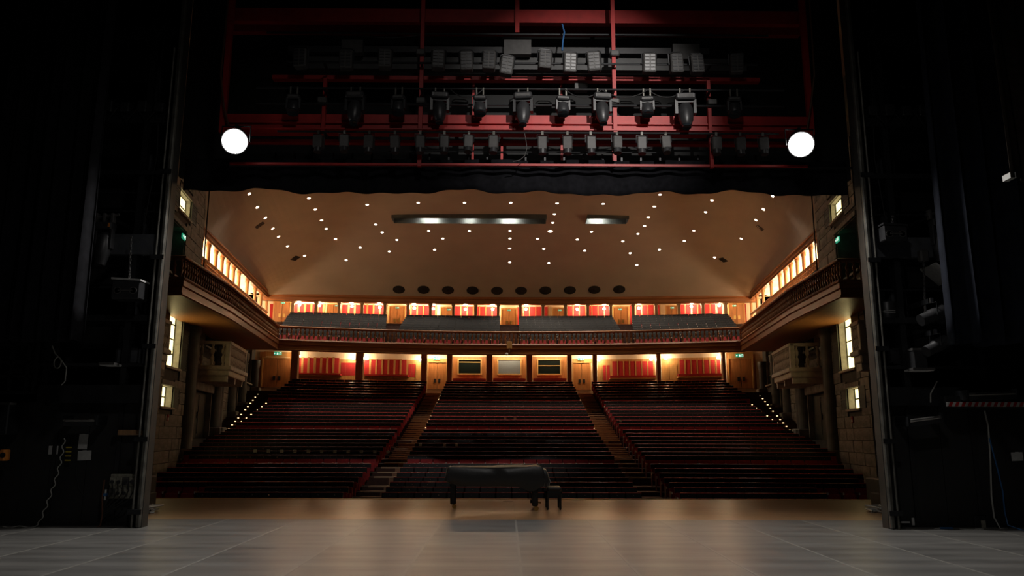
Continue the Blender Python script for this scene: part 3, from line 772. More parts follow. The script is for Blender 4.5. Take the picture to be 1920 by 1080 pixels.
# ---- rear balcony colonnade and its wall
YB, YC = 61.2, 59.6
TB = rearT(YB); TC = rearT(YC)
wb = thing('wall_rear_balcony', (0, YB, 9.5), 'pale wall with red panels behind the balcony colonnade', 'wall', kind='structure')
b = MB(TB)
for i in range(nx):
    x0, x1 = -19.6 + 39.2 * i / nx, -19.6 + 39.2 * (i + 1) / nx
    b.add([(x0, 0, 8.6), (x1, 0, 8.6), (x1, 0, 12.3), (x0, 0, 12.3)], [(0, 1, 2, 3)])
    b.add([(x0, 0, 12.2), (x1, 0, 12.2), (x1, 1.9, 12.2), (x0, 1.9, 12.2)], [(0, 1, 2, 3)])
b.build('wall_face', M['cream'], wb)
bdoors = [(516, 543, 567, 604), (615, 636, 572, 592), (731, 758, 576, 613), (828, 850, 578, 594), (941, 968, 580, 617), (1037, 1058, 579, 594), (1150, 1178, 577, 615), (1249, 1270, 575, 592), (1366, 1395, 571, 607)]
for k, (a, e, y0, y1) in enumerate(bdoors):
    full = k % 2 == 0
    rear_door(31 + k, a, e, y0, y1 if full else y1 + 24, ['wooden double door at the balcony corner ' + LEFT_PHRASE, 'half hidden wooden door behind the end block of balcony seats ' + LEFT_PHRASE, 'wooden double door with brass plates between two balcony seat blocks ' + LEFT_PHRASE, 'half hidden wooden door behind the inner block of balcony seats ' + LEFT_PHRASE, 'wooden double door at the middle of the balcony', 'half hidden wooden door behind the inner block of balcony seats ' + RIGHT_PHRASE, 'wooden double door with brass plates between two balcony seat blocks ' + RIGHT_PHRASE, 'half hidden wooden door behind the end block of balcony seats ' + RIGHT_PHRASE, 'wooden double door at the balcony corner ' + RIGHT_PHRASE][k], YB, M['brass'])
px = 549.0
while px < 1362:
    if not any(a - 5 < px + 5 < e + 5 for a, e, _, _ in bdoors):
        panel(wb, px, px + 10, 573 - abs(px - 955) / 400 * 6 + 3, 612, M['redpanel'], .04, Y0=YB)
        panel(wb, px + 10, px + 11.7, 573 - abs(px - 955) / 400 * 6 + 2, 612, M['woodlight'], .06, 'batten', Y0=YB)
    px += 11.7
for a in (507, 1396):
    panel(wb, a, a + 4, 570, 604, M['redpanel'], .04, Y0=YB)
MB(TC).box(-.01, .01, 0, .01, 11, 11.01)  # (frame only)
lint = MB()
cpath = [(x, YC - RCB * x * x) for x in [-18.9 + 37.8 * i / 36 for i in range(37)]][::-1]
lint.sweep(cpath, [(.2, 11.72), (.24, 11.8), (.24, 12.0), (.34, 12.1), (.34, 12.25), (-.3, 12.25), (-.3, 11.72)])
o = lint.build('trim_3', M['woodh']); tag(o, 'long wooden lintel over the rear balcony colonnade', 'lintel', kind='structure')
BP = [548.7, 592.5, 636, 679, 722, 765, 807, 850, 892, 934, 975.5, 1018, 1060, 1102, 1145, 1187, 1230, 1273, 1317.5, 1360.5]
for k, px in enumerate(BP):
    x, _ = rp(px, 580, YC)
    root = thing('pillar', TC(x, 0, 8.9), 'small square pillar behind the balcony seats, ' + from_end(k, 20, 'corner'), 'pillar', 'wooden pillars behind the balcony seats')
    MB(TC).cbox(x - .11, x + .11, -.12, .12, 8.7, 11.73, .02).build('shaft', M['pillar'], root)
    MB(TC).cbox(x - .15, x + .15, -.16, .16, 11.6, 11.73, .02).build('capital', M['pillar'], root)

# ---- side galleries: pillars, bright wall, railing, cornice
GP = [382, 395.5, 409, 420.5, 431.5, 441.5, 451.5, 467, 481.5, 492.7, 503]
GY = [gal_at(px, 455 + (px - 382) * .94)[0] for px in GP]
print(GY)
GZ = 10.75
for side in (-1, 1):
    T = galT(side); sw = side_words(side)
    g = thing('wall_gallery_left' if side < 0 else 'wall_gallery_right', T(48, 0, 9), 'bright plaster wall inside the side gallery ' + sw, 'wall', kind='structure')
    MB(T).box(TE - .2, 58.5, -1.9, -1.8, 8.2, 12.3).box(TE - .2, 58.5, -1.8, .1, 12.2, 12.3).box(TE - .2, 58.5, -1.9, 0, GZ - 1.2, GZ - 1.0).build('wall_face', M['cream'], g)
    for j in range(9):
        MB(T).box(41 + j * 1.9, 42.2 + j * 1.9, -1.8, -1.76, 10.3, 11.6).build('fabric_panel', M['redpanel'] if j > 6 else M['cream'], g)
    o = MB(T).box(TE, 58.2, -.2, .06, 11.9, 12.02).box(TE, 58.2, -.2, .14, 12.02, 12.2).box(TE, 58.2, -.2, .24, 12.2, 12.3).build('trim_%d' % (4 if side < 0 else 5), M['woodh'])
    tag(o, 'stepped wooden cornice over the side gallery openings ' + sw, 'cornice', kind='structure')
    for k, yy in enumerate(GY):
        root = thing('pillar', T(yy, -.1, 9.9), '%s round wooden pillar from the stone tower, side gallery %s' % (NTH[k], sw), 'pillar', 'side gallery pillars ' + sw)
        x, y, _ = T(yy, -.12, 0)
        MB().lathe([(.14, GZ - 1), (.14, GZ - .9), (.105, GZ - .85), (.105, 11.75), (.14, 11.8), (.14, 11.92)], (x, y, 0), n=14).build('shaft', M['wood'], root, smooth=True)
    root = thing('gallery_railing', T(39.3, .1, 9.9), 'low wooden railing along the side gallery pillars ' + sw, 'railing')
    MB(T).cbox(TE, 57.5, .02, .22, GZ - .1, GZ, .02).build('handrail', M['rail'], root)
    MB(T).cbox(TE, 57.5, .02, .2, GZ - .98, GZ - .82, .02).build('base_rail', M['rail'], root)
    MB(T).box(TE, 57.5, 0, .16, 7.6, GZ - .98).build('apron_board', M['woodh'], root)
    q = MB()
    for j in range(86):
        x, y, _ = T(TE + .15 + j * .215, .12, 0)
        q.lathe([(r_, GZ - .82 + h_) for r_, h_ in ((.045, 0), (.025, .06), (.055, .19), (.025, .36), (.055, .54), (.025, .66), (.045, .72))], (x, y, 0), n=6)
    q.build('baluster_row', M['rail'], root)['kind'] = 'stuff'

# ---- wall sconces
def sconce(pos, out, energy, label, group):
    root = thing('wall_sconce', pos, label, 'wall lamp', group)
    p = Vector(pos); o_ = Vector(out).normalized()
    MB().obox(p + o_ * .03, o_, (0, 0, 1), o_.cross(Vector((0, 0, 1))), .03, .09, .06).build('back_plate', M['brass'], root)
    MB().lathe([(.07, -.1), (.11, -.06), (.12, .05), (.05, .1)], p + o_ * .16, n=12).build('shade', M['sconceglow'], root, smooth=True)
    light('sconce_lamp', 'POINT', p + o_ * .42, energy, WARM, parent=root, radius=.12)
SG = [(563, 576), (661, 579), (713, 580.5), (777.5, 582), (873, 584), (924, 584), (986, 584), (1082, 584), (1132, 583), (1197, 582), (1295, 579), (1347, 577), (600, 577), (813, 583)]
SG.sort()
for k, (px, py) in enumerate(SG):
    x, z = rp(px, py - 3.5, YB)
    sconce(TB(x, .05, z), (0, -1, 0), 95, 'bright wall lamp behind the balcony colonnade, ' + from_end(k, len(SG), 'corner'), 'wall lamps behind the balcony seats')
for k, (px, py) in enumerate(((562, 668), (664, 672), (689, 673), (789, 675), (1122, 675), (1220, 674), (1247, 672), (1345, 671))):
    x, z = rp(px, py, YR)
    sconce(TR(x, .05, z), (0, -1, 0), 48, 'bright wall lamp behind the stalls, ' + from_end(k, 8, 'corner'), 'wall lamps behind the stalls')
for side in (-1, 1):
    T = galT(side)
    for k in range(10):
        yy = (GY[k] + GY[k + 1]) / 2
        p = T(yy, -1.74, 11.2); q = T(yy, -1.0, 11.2)
        sconce(p, Vector(q) - Vector(p), 120, '%s bright wall lamp from the stone tower, side gallery %s' % (NTH[k], side_words(side)), 'side gallery wall lamps ' + side_words(side))
# strip lights over the booths and doors under the balcony
for k, (a, e) in enumerate(((801, 838), (849, 912), (924, 986), (999, 1062), (1074, 1110))):
    x0, z = rp(a, 664, YR); x1, _ = rp(e, 664, YR)
    root = thing('strip_lamp', TR((x0 + x1) / 2, .5, z), 'thin warm strip light over the ' + ['stalls rear door ' + LEFT_PHRASE, 'dark booth window with the bar near its top', 'pale blinded booth window', 'dark booth window with the bar half way up', 'stalls rear door ' + RIGHT_PHRASE][k], 'strip light', 'strip lights over the booth windows and doors')
    MB(TR).box(x0 + .1, x1 - .1, .42, .5, z - .03, z + .03).build('diffuser', M['stripglow'], root)
    MB(TR).box(x0 + .05, x1 - .05, .40, .52, z + .03, z + .07).build('housing', M['woodlight'], root)
    l = light('strip_light', 'AREA', TR((x0 + x1) / 2, .55, z - .06), 45, WARM, TR((x0 + x1) / 2, .1, z - 2), x1 - x0 - .3, .08, parent=root)

# ---- exit signs
def exit_sign(pos, out, wd, label, group=None):
    o_ = Vector(out).normalized(); s = o_.cross(Vector((0, 0, 1))).normalized() * -1; p = Vector(pos); up = Vector((0, 0, 1)); h = wd * .42
    root = MB().obox(p, s, up, o_, wd / 2, h / 2, .03).build('exit_sign', M['green']); tag(root, label, 'exit sign', group)
    q = MB()
    def bar(x0, x1, z0, z1):
        q.obox(p + s * ((x0 + x1) / 2 * wd) + up * ((z0 + z1) / 2 * wd) + o_ * .033, s, up, o_, (x1 - x0) / 2 * wd, (z1 - z0) / 2 * wd, .006)
    bar(-.42, -.28, -.03, .03); bar(-.46, -.40, -.08, .08)            # arrow
    bar(-.05, .03, -.04, .1); bar(-.02, .03, .11, .16); bar(-.1, -.02, -.14, -.03); bar(.02, .1, -.14, -.02); bar(-.12, .1, .02, .06)   # running figure
    bar(.24, .28, -.15, .15); bar(.4, .44, -.15, .15); bar(.24, .44, .11, .15)    # door
    q.build('pictogram', M['signwhite'], root)
for px, py, wd, nm in ((521.5, 663, .55, 'over the wide stalls corner door ' + LEFT_PHRASE), (819, 672.5, .5, 'over the inner stalls door ' + LEFT_PHRASE), (1089, 673.5, .5, 'over the inner stalls door ' + RIGHT_PHRASE), (1386, 667, .55, 'over the wide stalls corner door ' + RIGHT_PHRASE)):
    x, z = rp(px, py); exit_sign(TR(x, .1, z), (0, -1, 0), wd, 'green and white exit sign ' + nm)
bs = [(528.5, 566, 0), (630, 571, 1), (744, 575, 2), (841, 578.5, 3), (954.5, 579.5, 4), (1050, 579.5, 5), (1164, 578, 6), (1262, 575, 7), (1379, 571, 8)]
bn = ['corner balcony door ' + LEFT_PHRASE, 'hidden door behind the end balcony block ' + LEFT_PHRASE, 'balcony door between two seat blocks ' + LEFT_PHRASE, 'hidden door behind the inner balcony block ' + LEFT_PHRASE, 'middle balcony door', 'hidden door behind the inner balcony block ' + RIGHT_PHRASE, 'balcony door between two seat blocks ' + RIGHT_PHRASE, 'hidden door behind the end balcony block ' + RIGHT_PHRASE, 'corner balcony door ' + RIGHT_PHRASE]
for px, py, k in bs:
    x, z = rp(px, py + 1, YC); exit_sign(TC(x, -.3, z), (0, -1, 0), .28, 'small exit sign over the ' + bn[k])
for side in (-1, 1):
    T = wallT(side); yy, zz = wall_at(339, 444, -1)
    p = Vector(T(yy, .12, zz)); exit_sign(p, Vector(T(yy, 1, zz)) - p, .5, 'small green exit sign on the stone tower ' + side_words(side))
# ---- projector box hung from the balcony centre
p = P(955, 647, 48.1)
root = thing('projector_box', (p.x, 48.0, p.z), 'pale wooden box hung on the middle of the balcony front', 'box')
MB().cbox(p.x - .17, p.x + .17, 48.05, 48.4, p.z - .22, p.z + .23, .02).build('case', M['woodlight'], root)
MB().cyl((p.x, 48.2, p.z - .22), (p.x, 48.2, p.z - .45), .03).build('stem', M['chrome'], root)
MB().lathe([(.05, 0), (.09, .06), (.09, .2), (.06, .26)], (p.x - .12, 48.1, p.z - .55), (-.3, -.8, -.2), n=10).build('camera_head', M['white'], root, smooth=True)

# ================================================================ SEATS
def seat_parts(cheap=False):
    """(name, builder, material) of one tip-up seat, facing -Y, standing at the origin"""
    W = .265
    out = []
    m = MB()
    def slab(m, w, y0, z0, y1, z1, th, round_top=.02):
        # upholstered slab leaning from (y0, z0) up to (y1, z1)
        d = Vector((0, y1 - y0, z1 - z0)).normalized(); n = Vector((0, -d.z, d.y))   # n points to the stage
        a = Vector((0, y0, z0)); L = (Vector((0, y1, z1)) - a).length
        V = []; Fc = []
        if cheap:
            m.obox(a + d * L / 2 - n * th * .0, (1, 0, 0), d, n, w, L / 2, th / 2); return m
        for t, k in ((0, .7), (.06, 1), (.94, 1), (1, .7)):
            for sx, q in ((-w, .55), (-w + .03, 1), (w - .03, 1), (w, .55)):
                V.append(Vector((sx, 0, 0)) + a + d * L * t + n * th / 2 * q * k)
            for sx in (w, -w):
                V.append(Vector((sx, 0, 0)) + a + d * L * t - n * th / 2)
        for i in range(3):
            for j in range(6):
                Fc.append((i * 6 + j, i * 6 + (j + 1) % 6, (i + 1) * 6 + (j + 1) % 6, (i + 1) * 6 + j))
        Fc += [tuple(range(5, -1, -1)), tuple(range(18, 24))]
        return m.add(V, Fc)
    out.append(('backrest', slab(MB(), W, .10, .36, .20, .74, .09), M['seatred']))
    out.append(('headrest', slab(MB(), W + .0172, .197, .705, .256, .905, .08), M['headrest']))
    t = MB()
    pr = [(.216, .899), (.216, .908), (.226, .921), (.25, .93), (.29, .93), (.305, .918), (.305, .885)]
    w2 = W + .008; n7 = len(pr)
    t.add([(-w2, y, z) for y, z in pr] + [(w2, y, z) for y, z in pr], [(i, (i + 1) % n7, n7 + (i + 1) % n7, n7 + i) for i in range(n7)] + [tuple(range(n7)), tuple(range(2 * n7 - 1, n7 - 1, -1))])
    out.append(('top_rail', t, M['toprail']))
    out.append(('seat', slab(MB(), W - .02, -.10, .24, -.03, .52, .12), M['seatdark']))
    a = MB().box(-W - .0165, -W - .001, -.16, .22, .0, .58)
    out.append(('arm_panel', a, M['armwood']))
    a = MB()
    a.box(-W - .0168, -W + .03, -.20, .20, .58, .61)
    out.append(('armrest', a, M['armwood']))
    out.append(('arm_tip', MB().box(-W - .0168, -W + .025, -.215, -.195, .53, .61), M['armtip']))
    if not cheap:
        out.append(('number_plate', MB().box(-.016, .016, .14,   .182, .82, .842), M['plate']))
    else:
        out.append(('number_plate', MB().box(-.016, .016, .15, .19, .82, .842), M['plate']))
    return out
full = [(n, b.mesh(n, m, False), m) for n, b, m in seat_parts()]
ORD = ['first', 'second', 'third', 'fourth', 'fifth', 'sixth', 'seventh']
def seat_xs(i):
    lim = row_limit(i)
    xs = [(0, (k - 7.5) * PITCHC) for k in range(16)]
    n = int((lim - AISLE1) / PITCHC)
    off = (i % 2) * .0
    for s in (-1, 1):
        xs += [(s, s * (AISLE1 + PITCHC * (k + .5))) for k in range(n)]
    return xs
NFULL = 7
proto = {}
PAPER = []
n_full = 0
for i in range(NFULL):
    for blk, X in seat_xs(i):
        if blk: lab = 'red black-topped seat, %s row, side block %s, %s from the stepped aisle' % (ORD[i], side_words(blk), NTH[int((abs(X) - AISLE1) / PITCHC)])
        else: lab = 'red black-topped seat, %s row, middle block, %s from the aisle %s' % (ORD[i], NTH[int((4.52 - abs(X)) / PITCHC)], side_words(X))
        root = thing('theatre_seat', (X, rowY(i, X), ROWS[i][2]), lab, 'seat', 'stalls seats, %s row, %s' % (ORD[i], {0: 'middle block', -1: 'block away from the bench', 1: 'block on the bench side'}[blk]), rz=math.atan(2 * ROWS[i][1] * X) * -1)
        for n, me, m in full: link(n, me, root)
        n_full += 1
# the rest of the stalls seats, too many to be single objects
cheap = seat_parts(True)
mats = []; 
for n, b, m in cheap:
    if m not in mats: mats.append(m)
def seat_mass(name, places, label, order=cheap):
    V = []; Fc = []; MI = []
    for (x, y, z, a) in places:
        ca, sa = math.cos(a), math.sin(a)
        for n, b, m in order:
            o0 = len(V)
            V += [(x + vx * ca - vy * sa, y + vx * sa + vy * ca, z + vz) for vx, vy, vz in b.v]
            Fc += [tuple(q + o0 for q in f) for f in b.f]; MI += [mats.index(m)] * len(b.f)
    me = bpy.data.meshes.new(name); me.from_pydata(V, [], Fc)
    for m in mats: me.materials.append(m)
    me.polygons.foreach_set('material_index', MI)
    return tag(link(name, me), label, 'seats', kind='stuff')
pl = []
for i in range(NFULL, NR):
    for blk, X in seat_xs(i):
        # the topmost rows stop at the pillars' line
        pl.append((X, rowY(i, X), ROWS[i][2], -math.atan(2 * ROWS[i][1] * X)))
seat_mass('stalls_seats', pl, 'rows of red tip-up seats with black headrests filling the rear stalls')
# balcony seats: black, in four blocks
mats = [M['headrest'], M['toprail'], M['armtip'], M['seatdark'], M['plate'], M['armwood']]
bs_cheap = []
for n, b, m in cheap:
    m2 = {'backrest': M['headrest'], 'headrest': M['headrest'], 'top_rail': M['headrest'], 'seat': M['seatdark'], 'arm_panel': M['headrest'], 'armrest': M['headrest'], 'arm_tip': M['armtip'], 'number_plate': M['plate']}[n]
    bs_cheap.append((n, b, m2))
pb = []
BAL_BLOCKS = [(-14.2, -15.9, -7.9, -9.0), (-7.3, -7.6, -.65, -.7), (.65, .7, 7.3, 7.6), (7.9, 9.0, 14.2, 15.9)]
for j in range(BR):
    for a0, a8, e0, e8 in BAL_BLOCKS:
        a = a0 + (a8 - a0) * j / (BR - 1); e = e0 + (e8 - e0) * j / (BR - 1)
        n = int((e - a) / .56); p_ = (e - a) / n
        for k in range(n):
            X = a + p_ * (k + .5)
            pb.append((X, brow(j, X), bz(j), -math.atan(2 * .01 * X)))
seat_mass('balcony_seats', pb, 'rows of black seats filling the balcony behind the balustrade', bs_cheap)

# ---- aisle stairs in the stalls
step_light_me = MB().box(-.04, .04, -.03, .0, -.022, .022).mesh('step_light', M['stepglow'])
for s in (-1, 1):
    root = thing('aisle_stairs', (s * 5.24, 26.3, ROWS[0][2]), 'stepped aisle with pale nosings and small step lights ' + side_words(s), 'stairs')
    for i in range(NR):
        x0, x1 = sorted((s * (AISLE0 + .01), s * (AISLE1 - .02)))
        Xm = s * 5.24
        y0 = rowY(i, Xm) - .42; z = ROWS[i][2]; zp = ROWS[i - 1][2] if i else z - .15
        sub = 1 if i < 13 else 2
        for k in range(sub):
            zt = zp + (z - zp) * (k + 1) / sub + .02; yk = y0 - .45 * (sub - 1 - k)
            ye = y0 + .6
            st = MB().box(x0, x1, yk, ye, zp - .25, zt).build('step', M['stepbody'], root)
            MB().box(x0 - .0, x1 + .0, yk - .035, yk + (.07 if i != 4 else .2), zt - .03, zt + (.02 if i != 4 else .07)).build('nosing', M['nosing'], st)
            xl = s * (AISLE0 + .18)
            link('step_light', step_light_me, root, (xl - root.location.x, yk - .002 - root.location.y, zt - .07 - root.location.z))
# ---- outer stairs along the side walls
for s in (-1, 1):
    root = thing('side_stairs', (s * 16.5, 38.5, ROWS[11][2]), 'dim carpeted side stairs with step lights along the stone wall ' + side_words(s), 'stairs')
    for i in range(12, NR):
        yA = rowY(i, 16.5) - .42
        lim = row_limit(i) + .15
        for k in range(2):
            yk = yA + .46 * k - .46; z0 = ROWS[i - 1][2]; z1 = ROWS[i][2]; zt = z0 + (z1 - z0) * (k + 1) / 2 + .02
            x0, x1 = sorted((s * lim, s * (XW(yk) - .1)))
            MB().box(x0, x1, yk, yk + .9, z0 - .3, zt).build('step', M['sidestep'], root)
            if k == 0: continue
            for xx in ((s * (lim + .12), s * (XW(yk) - .8)) if i > 19 else (s * (XW(yk) - .8),)):
                link('step_light', step_light_me, root, (xx - root.location.x, yk - .002 - root.location.y, zt - .05 - root.location.z))
# reserved-row slips hanging on some headrests
slip_me = MB().box(-.07, .07, -.006, .006, -.1, .03).mesh('paper_slip', M['paper'])
def slip(px, py, i, where):
    Y = ROWS[i][0]
    for _ in range(8):
        p = P(px, py, Y); Y = rowY(i, p.x) + .155
    o = link('paper_slip', slip_me, None, (p.x, Y, p.z)); tag(o, 'small pale paper slip on a headrest, ' + where, 'paper slip', 'paper slips on the seats')
for k in range(11): slip(478.5 + k * 24.9, 844 + k * .2, 9, '%s of eleven from the stepped aisle' % NTH[10 - k])
for k, (px, py) in enumerate(((788, 832.5), (833.5, 833), (856, 833))): slip(px, py, 11, 'middle block, %s of three from the stepped aisle' % NTH[k])
for k, (px, py) in enumerate(((947, 783), (965.5, 783))): slip(px, py, 18, 'middle of the middle block, %s' % ['duller of two', 'brighter of two'][k])
slip(1164, 788, 17, 'side block on the piano-bench side')

# ================================================================ PIANO AND BENCH
PY = 19.15
fl_ = PZ(849, 953, 0); fr_ = PZ(1003, 956, 0)
xl, xr = P(838, 900, PY).x, P(1029, 900, PY).x
piano = thing('grand_piano', ((xl + xr) / 2, PY, 0), 'grand piano under a black cloth cover on the wooden apron', 'piano')
L = xr - xl
# plan outline (x along the length, keyboard at the bench end), straight side to the stage
outl = []
W2 = .74
pts = [(0.0, .18), (.06, .05), (.2, 0), (L * .6, 0), (L - .28, 0), (L - .1, .03), (L - .02, .12), (L, .75), (L - .02, 1.35), (L - .12, 1.46), (L * .62, 1.46), (L * .42, 1.30), (L * .25, 1.02), (.3, .9), (.1, .8), (.01, .6)]
import itertools
def smooth_closed(p, n=6):
    out = []; m = len(p)
    for i in range(m):
        p0, p1, p2, p3 = [Vector(p[(i + k) % m]) for k in (-1, 0, 1, 2)]
        for k in range(n):
            t = k / n
            out.append(.5 * ((2 * p1) + (-p0 + p2) * t + (2 * p0 - 5 * p1 + 4 * p2 - p3) * t * t + (-p0 + 3 * p1 - 3 * p2 + p3) * t ** 3))
    return out
ol = smooth_closed(pts, 5); N = len(ol); cen = Vector((L / 2, .65))
cv = MB(); V = []
y0p = PY - .5
zt = 1.0
def ringpts(inset, zf):
    r = []
    for i, q in enumerate(ol):
        d = (q - cen).normalized(); wv = math.sin(i * 1.7) * .5 + math.sin(i * .63 + 1) * .5
        r.append((xl + q.x - d.x * inset(q, wv), y0p + q.y - d.y * inset(q, wv), zf(q, wv)))
    return r
top_z = lambda q, wv: zt - .02 * math.sin(q.x * 2.2) * .4
rings = [ringpts(lambda q, w_: .30, lambda q, w_: top_z(q, w_) + .012 * w_), ringpts(lambda q, w_: .06, lambda q, w_: top_z(q, w_) + .006 * w_ - (.08 if q.x > L - .12 else 0)), ringpts(lambda q, w_: .015, lambda q, w_: zt - .045 - (.13 if q.x > L - .14 else 0)),
         ringpts(lambda q, w_: -.005 - .012 * w_, lambda q, w_: zt - .2 - (.08 if q.x > L - .14 else 0)), ringpts(lambda q, w_: -.015 - .03 * w_, lambda q, w_: zt - .33 + .01 * w_),
         ringpts(lambda q, w_: .02 - .03 * w_ + (.08 if q.x < .25 else 0), lambda q, w_: zt - .44 + (.05 if q.x < .2 else 0) - (.14 * max(0, 1 - abs(q.x - (L - .42)) / .25)) + .015 * w_)]
V = sum(rings, []); Fc = []
for k in range(len(rings) - 1):
    Fc += [(k * N + i, k * N + (i + 1) % N, (k + 1) * N + (i + 1) % N, (k + 1) * N + i) for i in range(N)]
V.append((xl + cen.x, y0p + cen.y, zt)); Fc += [(len(V) - 1, (i + 1) % N, i) for i in range(N)]
cv.add(V, Fc); cv.build('cover', M['pianocloth'], piano, smooth=True)
MB().prism([(xl + cen.x + (q.x - cen.x) * .95, y0p + cen.y + (q.y - cen.y) * .93) for q in ol], .62, .93).build('rim', M['pianoblack'], piano)
def piano_leg(x, y):
    l = MB().cbox(x - .07, x + .07, y - .07, y + .07, .15, .66, .02).build('leg', M['pianoblack'], piano)
    MB().lathe([(.05, .1), (.075, .12), (.075, .17), (.04, .19)], (x, y, 0), n=12).build('ferrule', M['pianoblack'], l)
    MB().cyl((x + .03, y - .03, .055), (x + .03, y + .03, .055), .055, n=14).build('caster', M['brass'], l)
xa = P(849, 930, PY).x; xb = P(1003, 930, PY - .3).x
piano_leg(xa, PY + .15); piano_leg(xb, PY - .35); piano_leg(xb + .03, PY + .7)
ly = MB().obox((xb - .12, PY + .12, .42), (-.35, 0, 1), (1, 0, .35), (0, 1, 0), .26, .018, .03).obox((xb - .12, PY + .24, .42), (-.35, 0, 1), (1, 0, .35), (0, 1, 0), .26, .018, .03).box(xb - .1, xb + .04, PY + .02, PY + .34, .14, .2)
ly.build('pedal_lyre', M['pianoblack'], piano)
for k in range(3): MB().cyl((xb + .02, PY + .1 + k * .08, .16), (xb + .16, PY + .1 + k * .08, .14), .014, n=6).build('pedal', M['brass'], piano)
bx0, bx1 = P(1022.5, 930, PY).x, P(1053, 930, PY).x
bench = thing('piano_bench', ((bx0 + bx1) / 2, PY + .1, 0), 'padded black piano bench beside the covered piano', 'bench')
MB().cbox(bx0 + .03, bx1 - .01, PY - .22, PY + .46, .44, .52, .03).build('cushion', M['pianocloth'], bench)
MB().box(bx0 + .04, bx1 - .03, PY - .2, PY + .44, .33, .44).build('frame', M['pianoblack'], bench)
for x in (bx0 + .045, bx1 - .045):
    for y in (PY - .18, PY + .42):
        MB().lathe([(.015, 0), (.028, .03), (.028, .1), (.03, .36)], (x, y, 0), n=8).build('leg', M['pianoblack'], bench)
for x, s in ((bx0 + .04, -1), (bx1 - .04, 1)):
    MB().cyl((x, PY + .1, .38), (x + s * .06, PY + .1, .38), .035, n=10).build('height_knob', M['pianoblack'], bench)
# floor hatch lines near the stage edge and cable litter
o = MB().box(P(943, 940, 21.6).x, P(961, 940, 21.6).x, 21.3, 21.36, 0, .004).build('floor_slot', M['black']); tag(o, 'short dark slot in the apron boards behind the piano', 'slot')

